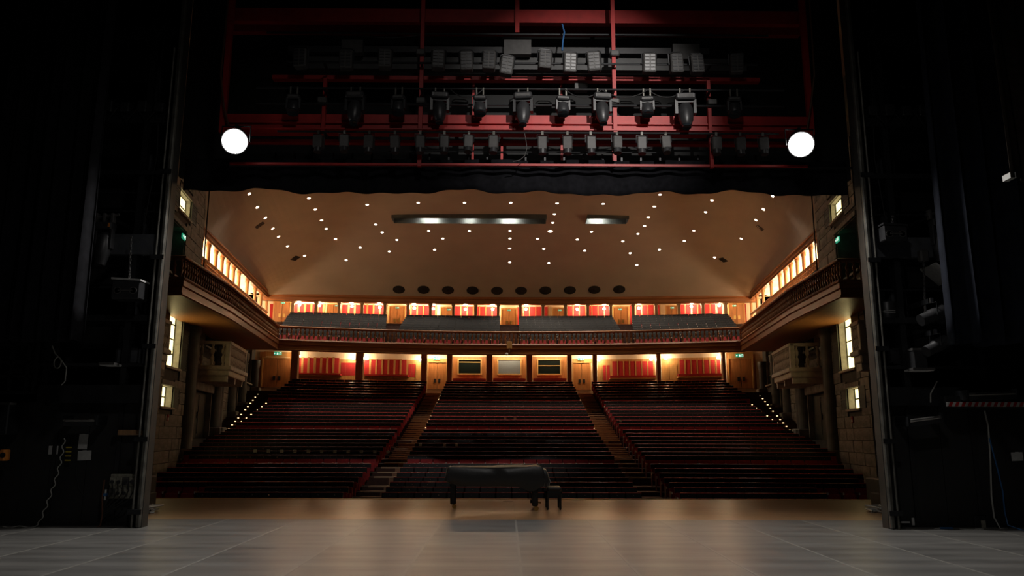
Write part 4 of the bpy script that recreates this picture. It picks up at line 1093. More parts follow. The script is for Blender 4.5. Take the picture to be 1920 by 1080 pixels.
# ================================================================ PROSCENIUM PORTAL
PYF = 15.3
SHELF_Z = P(240, 682, 15.66).z
for s in (-1, 1):
    sw = side_words(s)
    xi, xo = 7.11, 7.12
    root = thing('proscenium_portal', (s * 7.0, PYF, 0), 'tall black portal edge with worn pale steel strip ' + sw, 'portal')
    a, b = sorted((s * xi, s * (xo + .12))); MB().box(a, b, PYF + .02, PYF + .27, 0, 13).build('slab', M['slab'], root)
    a, b = sorted((s * xo, s * (xo + .085))); MB().cbox(a, b, PYF - .06, PYF + .05, 0, 13, .02).build('edge_strip', M['edge'], root)
    q = MB(); q.cyl((s * (xo + .15), PYF - .05, 0), (s * (xo + .15), PYF - .05, 9.8), .022, n=8); q.build('edge_pipe', M['edge'], root)
    for z in (.25, 1.6, 3.4, 5.2, 7.0): MB().box(*sorted((s * (xo - .02), s * (xo + .24))), PYF - .085, PYF - .055, z, z + .09).build('bracket', M['steel'], root)
    # open steel tower beside it
    tw = thing('portal_tower', (s * 9, 16, 0), 'black steel gallery tower with platforms behind the portal edge ' + sw, 'steel tower')
    XO = 9.35
    for x in (XO, 7.82):
        for y in (15.55, 16.3):
            MB().box(*sorted((s * x - .06, s * x + .06)), y - .06, y + .06, 2.3, 12.5).build('post', M['steel'], tw)
    for z, h, m in ((2.34, .36, 'steel'), (SHELF_Z - .07, .06, 'steel'), (3.98, .12, 'steel'), (5.35, .42, 'greyplat'), (7.05, .1, 'steel'), (8.2, .22, 'steel'), (10.2, .2, 'steel')):
        MB().box(*sorted((s * 7.3, s * (XO + .1))), 15.45, 15.6, z, z + h).build('crossbeam', M.get(m, M['steel']), tw)
        MB().box(*sorted((s * 7.7, s * (XO + .1))), 15.6, 16.4, z, z + .06).build('platform', M['steel'], tw)
    MB().box(*sorted((s * 8.05, s * 8.38)), 16.3, 16.5, 2.4, 12).build('web_column', M['greycol'], tw)
    for z in (4.7, 6.3, 6.7, 9.2): MB().cyl((s * 7.4, 15.62, z), (s * XO, 15.62, z + random.uniform(-.02, .02)), .024, n=6).build('guard_rail', M['steel'], tw)
    q = MB(); q.tube([(s * 8.9, 15.5, 9.3), (s * 8.6, 15.45, 8.6), (s * 8.1, 15.45, 8.35), (s * 7.7, 15.5, 8.5)], .016).tube([(s * 7.6, 15.5, 12), (s * 7.65, 15.5, 9.4), (s * 7.55, 15.5, 7.5), (s * 7.7, 15.5, 5.8)], .014)
    for k in range(4): q.tube([(s * (7.6 + k * .4), 15.4, 8.45 + .05 * k), (s * (7.8 + k * .4), 15.38, 8.2), (s * (8.0 + k * .4), 15.4, 8.48)], .018)
    q.build('hanging_cable', M['black'], tw)
    for k in range(5):
        x = s * (7.55 + k * .36); MB().cbox(x - .1, x + .1, 15.35, 15.6, 8.42, 8.62 + .04 * (k % 2), .02).build('ballast_box', M['lampblack'], tw)
    # black plywood wall below the tower
    wl = thing('wall_portal_left' if s < 0 else 'wall_portal_right', (s * 10, 15.7, 0), 'black plywood wall at stage level beside the portal ' + sw, 'wall', kind='structure')
    for k in range(5):
        x0 = 7.2 + k * 1.25; MB().box(*sorted((s * (x0 + .004), s * (x0 + 1.246))), 15.66 - .01 * (k % 2), 15.75, 0, 2.36).build('board', M['blackwall'], wl)
        MB().box(*sorted((s * (x0 + .6), s * (x0 + .68))), 15.62, 15.66, 0, 2.36).build('batten', M['black'], wl)
    MB().box(*sorted((s * 7.2, s * 13.5)), 15.6, 15.66, 0, .07).build('skirting', M['black'], wl)
    o = MB().box(*sorted((s * 7.95, s * 14)), 17.0, 17.15, 0, 14).add([(s * x, y, z) for z in (0, 14) for x, y in ((7.235, 15.575), (7.295, 15.575), (8.0, 17.02), (7.94, 17.02))], [(0, 1, 2, 3), (4, 5, 6, 7), (0, 1, 5, 4), (1, 2, 6, 5), (2, 3, 7, 6), (3, 0, 4, 7)]).build('wall_proscenium_left' if s < 0 else 'wall_proscenium_right', M['blackwall']); tag(o, 'black proscenium wall with added light-blocking return behind the steel tower ' + sw, 'wall', kind='structure')  # splayed return is added, unseen, to keep hall light off the tower
o = MB().box(-8, 8, 17.6, 17.8, 7.75, 15).build('wall_proscenium_top', M['blackwall']); tag(o, 'black proscenium wall above the opening', 'wall', kind='structure')

# valance
zv0 = P(960, 361, 16.3).z; zv1 = P(960, 300, 16.3).z
def val(u, v):
    x = -7.3 + 14.6 * u
    wob = .07 * math.sin(x * 2.1 + 1) * math.sin(x * .9) + .02 * math.sin(x * 4.3)
    return (x, 16.3 + .05 * math.sin(x * 9) * (1 - v * .7) + .03 * math.sin(x * 3.1), zv0 + wob * (1 - v) + (zv1 - zv0) * v)
o = MB().grid(val, 220, 6).build('valance', M['cloth'], smooth=True); tag(o, 'black cloth valance with wavy hem across the proscenium opening', 'valance')
bpy.context.view_layer.objects.active = o
sm = o.modifiers.new('thickness', 'SOLIDIFY'); sm.thickness = .02

# ---- lighting bridge above
BY = 16.0
def bz_(py, Y=BY): return P(960, py, Y).z
def bx_(px, py, Y=BY): return P(px, py, Y).x
br = thing('lighting_bridge', (0, BY, bz_(235)), 'red steel lighting bridge spanning the proscenium above the valance', 'lighting bridge')
def hbeam(px0, px1, py0, py1, name, m='red', Y=BY, dep=.16):
    ym = (py0 + py1) / 2
    MB().box(bx_(px0, ym, Y), bx_(px1, ym, Y), Y, Y + dep, bz_(py1, Y), bz_(py0, Y)).build(name, M[m], br)
hbeam(425, 1515, 216, 246, 'main_girder')
MB().box(bx_(425, 232), bx_(1515, 232), BY - .06, BY, bz_(234), bz_(232)).build('girder_rib', M['red'], br)
MB().box(bx_(425, 247), bx_(1515, 247), BY - .14, BY + .3, bz_(248), bz_(246)).build('girder_flange', M['red'], br)
hbeam(430, 1500, 18, 42, 'upper_girder', Y=BY + .3); hbeam(430, 1500, 43, 62, 'upper_girder', Y=BY + .8)
hbeam(510, 1425, 143, 150, 'middle_beam', Y=BY + .25)
hbeam(430, 1515, 263, 269, 'lower_beam', Y=BY + .5)
hbeam(430, 1515, 306.5, 310.5, 'bottom_rail', Y=BY - .05, dep=.06)
for px, y0, y1, wd, Y in ((1151, -20, 247, 8, BY - .12), (1332, 148, 312, 7, BY - .12), (790, -20, 312, 8, BY - .12), (607, 148, 250, 7, BY - .12), (426, -40, 250, 12, BY), (1512, -40, 250, 12, BY), (970, -20, 60, 9, BY + .2), (887, 148, 310, 5, BY + .4), (1053, 148, 310, 5, BY + .4), (1152, 248, 310, 9, BY + .45), (941, 250, 310, 5, BY + .45)):
    x = bx_(px, (y0 + y1) / 2, Y); hw = wd * .0052
    MB().box(x - hw, x + hw, Y, Y + .1, bz_(y1, Y), bz_(y0, Y)).build('upright', M['red'], br)
for k, (px, py) in enumerate(((1151, 105), (1151, 195), (1332, 195), (790, 195), (790, 105), (607, 195))):
    x = bx_(px, py); MB().cbox(x - .1, x + .1, BY - .2, BY, bz_(py + 5), bz_(py - 5), .02).build('gusset', M['lampgrey'], br)
# ducts and cable trays
hbeam(550, 1380, 108, 117, 'duct', 'duct', BY + .5, .2); hbeam(560, 1400, 121, 130, 'duct', 'duct', BY + .5, .2)
hbeam(540, 1330, 88, 99, 'cable_tray', 'lampblack', BY + .4, .3)
hbeam(640, 680, 76, 100, 'junction_cabinet', 'lampgrey', BY + .25); hbeam(945, 996, 74, 101, 'junction_cabinet', 'lampgrey', BY + .25); hbeam(1262, 1312, 80, 108, 'junction_cabinet', 'lampgrey', BY + .25); hbeam(1078, 1102, 155, 168, 'junction_cabinet', 'lampgrey', BY + .25)
# walkway underside behind
MB().box(-5.8, 5.8, BY + .9, BY + 1.5, bz_(300), bz_(296)).build('walkway', M['steel'], br)
for k in range(26):
    x = -5.5 + k * .44; MB().box(x - .02, x + .02, BY + .86, BY + .9, bz_(300), bz_(262)).build('walkway_rail', M['steel'], br)
# pipes
def pipe(px0, px1, py, Y, label, r=.025):
    z = bz_(py, Y); x0, x1 = bx_(px0, py, Y), bx_(px1, py, Y)
    root = thing('lighting_pipe', ((x0 + x1) / 2, Y, z), label, 'pipe')
    MB().cyl((x0, Y, z), (x1, Y, z), r, n=8).build('tube', M['steel'], root)
    for px in (607, 790, 1151, 1332):
        x = bx_(px, py, Y)
        if x0 < x < x1: MB().box(x - .025, x + .025, min(Y, BY + .05), max(Y, BY + .05), z - .02, z + .02).build('hanger', M['steel'], root)
    return root
pipe(500, 1440, 64, BY + .1, 'thin dark pipe below the uppermost red girder')
pipe(540, 1420, 119, 15.72, 'dark pipe carrying the louvred flood lights')
pipe(480, 1470, 167, 15.62, 'dark pipe carrying the moving lights')
pipe(480, 1470, 197, 15.85, 'dark pipe just above the main red girder')
pipe(520, 1460, 248.5, 15.75, 'dark pipe carrying the small spotlights')
pipe(700, 1250, 285, 16.1, 'thin dark pipe below the small spotlights', .015)
pipe(430, 1612, 312, 16.2, 'long dark pipe along the top of the valance', .03)

# louvred floods
def flood_parts(loc):
    r = thing('flood_light', loc, 'x', 'flood light')
    MB().cbox(-.14, .14, -.11, .11, -.42, 0, .025).build('body', M['lampgrey'], r, world=False)
    q = MB()
    for i in range(5):
        for j in (-1, 1):
            q2 = MB().box(j * .062 - .048, j * .062 + .048, -.122, -.108, -.38 + i * .076, -.335 + i * .076)
            q2.build('louvre', M['lampblack'], r, world=False)
    MB().tube([(-.155, 0, -.22), (-.16, 0, .02), (-.1, 0, .06), (.1, 0, .06), (.16, 0, .02), (.155, 0, -.22)], .012).build('yoke', M['steel'], r, world=False)
    MB().box(-.03, .03, .09, .16, -.3, -.16).build('clamp', M['steel'], r, world=False)
    return r
fp = None
FL = ((565, 96, 0), (650, 98, 0), (723, 97, 0), (823, 98, .03), (874, 99, -.03), (918, 99, .05), (952, 108, .12), (1022, 97, .04), (1069, 101, .02), (1112, 99, -.06), (1217, 101, 0), (1266, 101, -.08), (1304, 103, -.06), (1380, 100, 0))
for k, (px, py, tilt) in enumerate(FL):
    loc = Vector((bx_(px, py, 15.6), 15.6, bz_(py, 15.6)))
    if fp is None: fp = flood_parts(loc); o = fp
    else: o = copy_tree(fp); o.location = loc
    o.rotation_euler = (random.uniform(-.05, .12), tilt, random.uniform(-.12, .12))
    tag(o, 'grey louvred flood light on the bridge, ' + from_end(k, len(FL), 'row end'), 'flood light', 'louvred flood lights in the top row')

# moving heads
def mover(loc, big):
    r = thing('moving_light', loc, 'x', 'moving light')
    k = 1.0 if big else .72
    MB().cbox(-.2 * k, .2 * k, -.15 * k, .15 * k, -.14 * k, 0, .03).build('base', M['lampblack'], r, world=False)
    MB().box(-.14 * k, .14 * k, -.157 * k, -.148 * k, -.10 * k, -.04 * k).build('display', M['lampgrey'], r, world=False)
    for s in (-1, 1):
        MB().obox((s * .185 * k, 0, -.27 * k), (0, 0, 1), (1, 0, 0), (0, 1, 0), .15 * k, .028 * k, .08 * k).build('yoke_arm', M['lampblack'], r, world=False)
        MB().box(s * .1 * k - .015, s * .1 * k + .015, -.03, .03, -.01, .14 if big else .2).build('clamp', M['edge'], r, world=False)
    MB().box(-.2 * k, .2 * k, -.06 * k, .06 * k, -.18 * k, -.13 * k).build('yoke_bridge', M['lampblack'], r, world=False)
    if big:
        h = MB().lathe([(.06, .12), (.12, .1), (.155, .0), (.155, -.12), (.14, -.26), (.10, -.36), (.085, -.38)], (0, 0, -.32), (0, .25, 1), n=16)
        ln = MB().lathe([(.085, 0), (.09, -.05), (.06, -.055)], (0, -.09, -.69), (0, .25, 1), n=14)
    else:
        h = MB().lathe([(.06, .1), (.12, .08), (.135, 0), (.135, -.1), (.125, -.14)], (0, 0, -.25), (0, .3, 1), n=16)
        ln = MB().lathe([(.12, 0), (.125, -.03), (.08, -.035)], (0, -.04, -.385), (0, .3, 1), n=14)
    hd = h.build('head', M['lampblack'], r, world=False, smooth=True)
    ln.build('lens', M['lens'], hd, world=False, smooth=True)
    return r
proto_m = {}
MV = ((667, 180, 1, 1.0), (825, 176, 1, .95), (981, 174, 1, 1.0), (1128, 178, 1, .95), (1284, 181, 1, 1.06), (551, 184, 0, 1), (748, 184, 0, 1), (900, 183, 0, 1), (1055, 184, 0, 1), (1213, 186, 0, 1), (1376, 190, 0, 1))
for k, (px, py, big, sc_) in enumerate(MV):
    loc = Vector((bx_(px, py, 15.62), 15.62, bz_(167, 15.62) - .12 - (0 if big else .06)))
    if big not in proto_m: o = proto_m[big] = mover(loc, big)
    else: o = copy_tree(proto_m[big]); o.location = loc
    o.scale = (sc_,) * 3; o.rotation_euler = (0, 0, random.uniform(-.15, .15))
    tag(o, ('large black moving light on the bridge, ' + from_end(k, 5, 'row end')) if big else ('small black moving light on the bridge, ' + from_end(k - 5, 6, 'row end')), 'moving light', 'large moving lights on the bridge' if big else 'small moving lights on the bridge')
# small spots
def small_spot(loc):
    r = thing('small_spotlight', loc, 'x', 'spotlight')
    MB().cbox(-.1, .1, -.1, .1, -.28, 0, .02).build('body', M['lampgrey'], r, world=False)
    MB().lathe([(.085, 0), (.085, -.1), (.06, -.1)], (0, -.02, -.28), (0, .2, 1), n=12).build('snoot', M['lampblack'], r, world=False, smooth=True)
    MB().tube([(-.115, 0, -.12), (-.115, 0, .05), (.115, 0, .05), (.115, 0, -.12)], .01).build('yoke', M['steel'], r, world=False)
    MB().box(-.025, .025, -.03, .03, .04, .12).build('clamp', M['edge'], r, world=False)
    return r
sp0 = None
SP = (598, 646, 693, 741, 788, 833, 879, 926, 1017, 1064, 1107, 1156, 1203, 1248, 1342, 1387, 1430)
for k, px in enumerate(SP):
    py = 250; loc = Vector((bx_(px, py, 15.75), 15.75, bz_(248.5, 15.75) - .1))
    if sp0 is None: sp0 = small_spot(loc); o = sp0
    else: o = copy_tree(sp0); o.location = loc
    o.rotation_euler = (random.uniform(-.1, .15), random.uniform(-.04, .04), random.uniform(-.2, .2))
    tag(o, 'small grey spotlight under the red girder, ' + from_end(k, len(SP), 'row end'), 'spotlight', 'small spotlights in the lowest row')
# bright work lamps at both ends of the bridge
for s, px, py in ((-1, 440, 265), (1, 1502, 271)):
    p = P(px, py, 15.35)
    root = thing('work_lamp', p, 'dazzling white work lamp at the end of the lighting bridge ' + side_words(s), 'work lamp')
    d = (CAM - p).normalized(); d = Vector((d.x, d.y, d.z))
    MB().lathe([(.20, -.04), (.27, 0), (.27, .05), (.25, .05)], p - d * .06, d, n=22).lathe([(.08, -.3), (.2, -.26), (.22, -.04)], p - d * .06, d, n=18).build('housing', M['lampblack'], root, smooth=True)
    MB().lathe([(.25, .05), (.25, .07), (.1, .085)], p - d * .05, d, n=22).build('lens', M['workglow'], root, smooth=True)
    MB().box(p.x - .03, p.x + .03, 15.38, 16.1, p.z + .33, p.z + .39).build('hanger', M['steel'], root)
    MB().tube([p + Vector((-.3, .05, 0)), p + Vector((-.3, .05, .35)), p + Vector((.3, .05, .35)), p + Vector((.3, .05, 0))], .018).build('yoke', M['steel'], root)
    light('work_lamp_light', 'SPOT', p + d * .12, 1500, (1, .97, .93), (p.x * .6, 10, 0), spot=140, blend=.8, parent=root, radius=.2)
# dangling cables on the bridge
def cable(pts, r, m, label, name='cable'):
    o = MB().tube([Vector(p) for p in pts], r).build(name, M[m], smooth=True); return tag(o, label, 'cable')
def sag(a, b, drop, n=10):
    a, b = Vector(a), Vector(b); return [a + (b - a) * (i / n) - Vector((0, 0, drop * 4 * (i / n) * (1 - i / n))) for i in range(n + 1)]
cable([P(1054, 45, 15.9), P(1058, 60, 15.9), P(1055, 80, 15.9), P(1054, 95, 15.9)], .02, 'bluep', 'blue cable hanging among the louvred flood lights')
cable(sag(P(680, 67, 15.9), P(790, 65, 15.9), .06), .01, 'steel', 'thin cable looping under the upper red girder beside a red upright')
cable([P(983, 248, 15.75), P(986, 262, 15.7), P(988, 278, 15.7), P(984, 292, 15.7), P(975, 300, 15.7), P(962, 303, 15.72)], .009, 'lampgrey', 'grey cable curling below the small spotlights')
cable([P(1518, 0, 15.9), P(1527, 140, 15.9), P(1520, 200, 15.9), P(1512, 250, 15.9)], .02, 'browncable', 'reddish cable dropping to the work lamp ' + RIGHT_PHRASE)
cable([P(428, 0, 15.9), P(414, 140, 15.9), P(420, 200, 15.9), P(432, 250, 15.9)], .02, 'browncable', 'reddish cable dropping to the work lamp ' + LEFT_PHRASE)
for k, (a, b_) in enumerate(((845, 905), (1060, 1128), (1128, 1215), (1215, 1284))):
    cable(sag(P(a, 168, 15.6), P(b_, 168, 15.6), .18), .012, 'black', ['black cable looping beside the second large moving light', 'black cable looping beside the bluish cable over the girder', 'black cable looping between a large and a small moving light near the red upright', 'black cable looping toward the last large moving light'][k])

# ================================================================ DRAPES
def drape(name, x0, x1, Y, z0, z1, m, label, folds, amp=.12, seed=0, lean=0):
    rnd = random.Random(seed); ph = [rnd.uniform(0, 6.28) for _ in range(4)]
    def fn(u, v):
        x = x0 + (x1 - x0) * u; t = u * folds * 2 * math.pi
        y = Y + amp * (math.sin(t + ph[0]) + .4 * math.sin(2.3 * t + ph[1])) * (1 - .35 * v) + .05 * math.sin(u * 5 + v * 3 + ph[2])
        return (x + lean * v + .03 * math.sin(t * .7 + v * 2), y, z0 + (z1 - z0) * v + .02 * math.sin(t * .5))
    o = MB().grid(fn, int(folds * 14), 14).build(name, m, smooth=True)
    sm = o.modifiers.new('thickness', 'SOLIDIFY'); sm.thickness = .015
    return tag(o, label, 'curtain')
zb = P(100, 640, 14.0).z
drape('leg_curtain', P(-90, 400, 14.0).x, P(165, 500, 14.0).x, 14.0, zb, 12, M['cloth'], 'plain black leg curtain hanging beside the steel tower ' + LEFT_PHRASE, 9, seed=1)
drape('leg_curtain', P(1772, 500, 14.0).x, P(2000, 500, 14.0).x, 14.0, zb, 12, M['bluecloth'], 'navy blue leg curtain with deep folds beside the steel tower ' + RIGHT_PHRASE, 5, .26, seed=2)
zb2 = P(1880, 338, 12.6).z
drape('border_curtain', P(1868, 200, 12.6).x, P(2080, 200, 12.6).x, 12.6, zb2, 12, M['browncloth'], 'short brown curtain hanging highest at the edge of the stage ' + RIGHT_PHRASE, 3.5, .1, seed=5)
xt = P(1868, 200, 12.6).x
o = MB().box(xt + .01, xt + .1, 12.46, 12.68, zb2 + .0, zb2 + .1).build('white_tag', M['white']); tag(o, 'small white tag at the lower corner of the brown curtain', 'tag')

# ================================================================ GEAR ON THE TOWERS
def speaker_box(px, py, wpx, hpx, Y, label, top_white, chain_top):
    c = P(px, py, Y); k = Y / F * 1.0
    hw, hh = wpx * k / 2, hpx * k / 2
    root = thing('hanging_speaker', c, label, 'loudspeaker')
    MB().cbox(c.x - hw, c.x + hw, Y - .02, Y + .35, c.z - hh, c.z + hh, .02).build('case', M['lampblack'], root)
    MB().obox((c.x, Y + .16, c.z + hh + .02), (1, 0, -.06), (0, 1, 0), (0, 0, 1), hw * 1.04, .2, .018).build('top_plate', M['paper'] if top_white else M['lampblack'], root)
    for s in (-1, 1):
        MB().lathe([(.075, 0), (.075, .012), (.055, .012), (.055, 0)], (c.x + s * hw * .55, Y - .02, c.z - .02), (0, -1, 0), n=16).build('handle_cup', M['lampgrey'], root)
    MB().box(c.x - hw * .5, c.x + hw * .5, Y - .04, Y - .02, c.z - .03, c.z - .005).build('handle_bar', M['lampgrey'], root)
    t = P(chain_top[0], chain_top[1], Y + .1)
    a = Vector((c.x, Y + .1, c.z + hh))
    n = max(3, int((t - a).length / .055))
    q = MB()
    for i in range(n):
        p = a + (t - a) * ((i + .5) / n); e = .02 if i % 2 else .008
        q.obox(p, (1, 0, 0), (0, 1, 0), (0, 0, 1), e, .028 - e, .024)
    q.build('chain', M['chrome'], root)
    return root
speaker_box(236, 543, 54, 36, 15.04, 'black loudspeaker with pale top hung on a chain in the tower ' + LEFT_PHRASE, True, (246, 442))
speaker_box(1679, 437, 46, 30, 15.04, 'black loudspeaker with two round handles hung in the tower ' + RIGHT_PHRASE, False, (1674, 403))

def profile_spot(px, py, Y, d, label, s=1.0):
    p = P(px, py, Y); d = Vector(d).normalized()
    r = thing('profile_spotlight', p, label, 'spotlight')
    MB().lathe([(.07 * s, -.25 * s), (.11 * s, -.22 * s), (.11 * s, .02 * s), (.095 * s, .05 * s), (.095 * s, .22 * s), (.08 * s, .22 * s)], p, d, n=14).build('barrel', M['lampblack'], r, smooth=True)
    MB().lathe([(.085 * s, .2 * s), (.085 * s, .215 * s)], p, d, n=14).build('lens', M['lens'], r)
    sd = d.cross(Vector((0, 0, 1))).normalized()
    MB().tube([p + sd * .13 * s, p + sd * .13 * s + Vector((0, 0, .2 * s)), p - sd * .13 * s + Vector((0, 0, .2 * s)), p - sd * .13 * s], .012).build('yoke', M['steel'], r)
    MB().obox(p + Vector((0, 0, .24 * s)), (1, 0, 0), (0, 1, 0), (0, 0, 1), .03, .04, .05).build('clamp', M['chrome'], r)
    MB().box(p.x - .03, p.x + .03, p.y, 16.35, p.z + .2 * s, p.z + .28 * s).build('mount_arm', M['steel'], r)
    return r
profile_spot(1748, 592, 15.0, (-.9, -.1, -.35), 'upper of two black spotlights clamped to the tower ' + RIGHT_PHRASE, 1.25)
profile_spot(1755, 649, 15.0, (-.9, -.15, -.45), 'lower of two black spotlights clamped to the tower ' + RIGHT_PHRASE, 1.15)

def tower_mover(px, py, Y, label):
    p = P(px, py, Y)
    r = thing('tower_moving_light', p, label, 'moving light')
    MB().cbox(p.x - .17, p.x + .17, Y - .12, Y + .12, p.z + .34, p.z + .48, .02).build('base', M['lampblack'], r)
    MB().cyl((p.x - .25, Y, p.z + .58), (p.x + .25, Y, p.z + .66), .03, n=8).build('arm_pipe', M['chrome'], r)
    MB().box(p.x - .06, p.x + .06, Y, 16.35, p.z + .58, p.z + .66).build('mount_arm', M['steel'], r)
    for k in (-.18, -.02, .14): MB().cbox(p.x + k - .03, p.x + k + .03, Y - .06, Y + .06, p.z + .48, p.z + .68, .01).build('clamp', M['lampgrey'], r)
    MB().box(p.x + .11, p.x + .15, Y - .13, Y - .12, p.z + .37, p.z + .45).build('indicator', M['orange'], r)
    for s in (-1, 1): MB().cbox(p.x + s * .15 - .025, p.x + s * .15 + .025, Y - .07, Y + .07, p.z - .05, p.z + .36, .01).build('yoke_arm', M['lampblack'], r)
    MB().lathe([(.08, .28), (.14, .2), (.15, -.1), (.11, -.38), (.09, -.4)], p, (0.05, .1, 1), n=16).build('head', M['lampblack'], r, smooth=True)
tower_mover(194, 462, 15.1, 'black moving light with clamps and orange indicator on the tower ' + LEFT_PHRASE)
tower_mover(1764, 455, 15.1, 'black moving light with clamps and orange indicator on the tower ' + RIGHT_PHRASE)

def gear_box(name, px0, px1, py0, py1, Y, dep, m, label, cat, extra=None):
    a = P(px0, py1, Y); b = P(px1, py0, Y)
    root = thing(name, ((a.x + b.x) / 2, Y, a.z), label, cat)
    MB().cbox(a.x, b.x, Y, Y + dep, a.z, b.z, min(.02, (b.z - a.z) * .2)).build('body', M[m], root)
    if extra: extra(root, a, b)
    return root
def lid(root, a, b):
    MB().box(a.x - .01, b.x + .01, root.location.y - .01, root.location.y + .2, b.z - .03, b.z + .015).build('lid', M['lampgrey'], root)
def frame_(root, a, b):
    y = root.location.y
    for q in ((a.x, b.x, a.z, a.z + .03), (a.x, b.x, b.z - .03, b.z), (a.x, a.x + .03, a.z, b.z), (b.x - .03, b.x, a.z, b.z)):
        MB().box(q[0], q[1], y - .012, y, q[2], q[3]).build('frame_edge', M['lampblack'], root)
gear_box('equipment_case', 216, 262, 653, 682, 15.66, .3, 'greycol', 'grey flat equipment case on a tower shelf ' + LEFT_PHRASE, 'case', frame_)
gear_box('shelf_plate', 186, 213, 681, 685, 15.12, .34, 'white', 'pale flat plate lying on a tower shelf ' + LEFT_PHRASE, 'plate', lid)
gear_box('equipment_case', 1672, 1712, 653, 682, 15.66, .3, 'lampblack', 'black equipment case on a tower shelf beside a pale plate ' + RIGHT_PHRASE, 'case', frame_)
gear_box('equipment_box', 1715, 1738, 654, 691, 15.12, .28, 'lampblack', 'square black box standing on the pale round plate ' + RIGHT_PHRASE, 'box', lid)
gear_box('shelf_plate', 1713, 1752, 691, 695, 15.1, .36, 'white', 'pale plate under the square black box ' + RIGHT_PHRASE, 'plate', lid)
# drum on the tower
p = P(1669, 638, 15.8); p.z = 4.1
root = thing('cable_drum', p, 'black cylindrical drum with pale bands on a tower platform ' + RIGHT_PHRASE, 'drum')
MB().lathe([(.17, 0), (.19, .02), (.19, .34), (.17, .37)], p, n=16).build('shell', M['lampblack'], root, smooth=True)
for z in (.12, .16): MB().lathe([(.192, z), (.196, z + .006), (.192, z + .012)], p, n=16).build('band', M['white'], root)
MB().tube([p + Vector((-.1, 0, .36)), p + Vector((0, 0, .43)), p + Vector((.1, 0, .36))], .012).build('handle', M['steel'], root)
# slanted pale board on the tower bench side
a = P(1752, 494, 15.1); b_ = P(1790, 525, 15.1)
root = MB().obox((a + b_) / 2 + Vector((0, .25, 0)), b_ - a, (0, 1, 0), (b_ - a).cross(Vector((0, 1, 0))), (b_ - a).length / 2, .3, .02).build('tilted_board', M['paper']); tag(root, 'pale tilted board jutting from the tower below the moving light ' + RIGHT_PHRASE, 'board')
MB().obox(P(1793, 560, 15.1), (0, 0, 1), (1, 0, 0), (0, 1, 0), .42, .03, .03).build('support_post', M['steel'], root)
# chain hoist
t = P(1731, 480, 15.2); e = P(1735, 588, 15.2); root = thing('chain_hoist', t, 'hanging chain with hook on the tower ' + RIGHT_PHRASE, 'chain')
MB().cbox(t.x - .09, t.x + .09, 15.12, 15.28, t.z - .12, t.z + .12, .03).build('hook_block', M['lampgrey'], root)
n = 24
for k in range(n):
    pt = t + (e - t) * ((k + .5) / n); s = .02 if k % 2 else .008
    MB().obox(pt, (1, 0, 0), (0, 1, 0), (0, 0, 1), s, .028 - s, .026).build('chain_link', M['chrome'], root)
# striped beam bench side
a = P(1779, 762, 15.1); b_ = P(1935, 754, 15.1)
root = thing('striped_barrier', a, 'red and white striped barrier strip above the black wall', 'barrier')
MB().box(a.x, b_.x, 15.12, 15.2, a.z, b_.z).build('strip', M['stripe_white'], root)
n = 13
for k in range(n):
    x0 = a.x + (b_.x - a.x) * k / n; w_ = (b_.x - a.x) / n * .5; h = b_.z - a.z
    MB().add([(x0, 15.115, a.z), (x0 + w_, 15.115, a.z), (x0 + w_ + h * .5, 15.115, b_.z), (x0 + h * .5, 15.115, b_.z)], [(0, 1, 2, 3)]).add([(x0, 15.12, a.z), (x0 + w_, 15.12, a.z), (x0 + w_ + h * .5, 15.12, b_.z), (x0 + h * .5, 15.12, b_.z)], [(0, 1, 2, 3)]).build('red_stripe', M['stripe_red'], root)
MB().box(a.x, b_.x, 15.19, 15.44, a.z - .03, b_.z + .12).build('ledge', M['black'], root)
# tube fittings
def tube_light(px0, py0, px1, py1, Y, label, r=.035, back=15.655):
    a = P(px0, py0, Y); b = P(px1, py1, Y); root = thing('tube_fitting', (a + b) / 2, label, 'light fitting')
    MB().cyl(a, b, r, n=10).build('tube', M['chrome'], root)
    MB().obox((a + b) / 2 + Vector((0, .05, -.06)), b - a, (0, 1, 0), (b - a).cross(Vector((0, 1, 0))), (b - a).length / 2 * 1.05, .06, .05).build('housing', M['lampblack'], root)
    for q in (a, b): MB().box(q.x - .02, q.x + .02, q.y - .06, back, q.z - .09, q.z + .09).build('end_bracket', M['steel'], root)
tube_light(1702, 790, 1764, 782, 15.2, 'slim lamp bar hanging in front of the black wall below the striped barrier')
tube_light(1812, 740, 1905, 737, 15.0, 'slim lamp bar lying above the striped barrier', back=15.46)
tube_light(118, 788, 182, 788, 15.3, 'slim lamp bar on the black wall above the taped papers', .03)

# papers on the black walls
def sheet(px0, px1, py0, py1, label, rot=0):
    a = P(px0, py1, 15.64); b = P(px1, py0, 15.64)
    root = thing('paper_sheet', ((a.x + b.x) / 2, 15.64, (a.z + b.z) / 2), label, 'paper')
    w_, h = (b.x - a.x) / 2, (b.z - a.z) / 2
    MB().grid(lambda u, v: (-w_ + 2 * w_ * u, -.006 * math.sin(u * 3.1) - .004 * v, -h + 2 * h * v), 4, 4).build('sheet', M['paper'], root, world=False)
    MB().box(-w_ * .3, w_ * .3, -.012, -.006, h * .86, h * 1.06).build('tape', M['stripe_white'], root, world=False)
    root.rotation_euler = (0, rot, 0)
sheet(90, 110, 836, 852, 'small paper sheet taped alone on the black wall ' + LEFT_PHRASE)
sheet(146, 166, 814, 842, 'tall paper sheet above another on the black wall ' + LEFT_PHRASE, .03)
sheet(145, 172, 845, 863, 'curled paper sheet below the tall one on the black wall ' + LEFT_PHRASE, -.04)
sheet(1897, 1917, 848, 864, 'small paper sheet taped on the black wall ' + RIGHT_PHRASE, -.04)
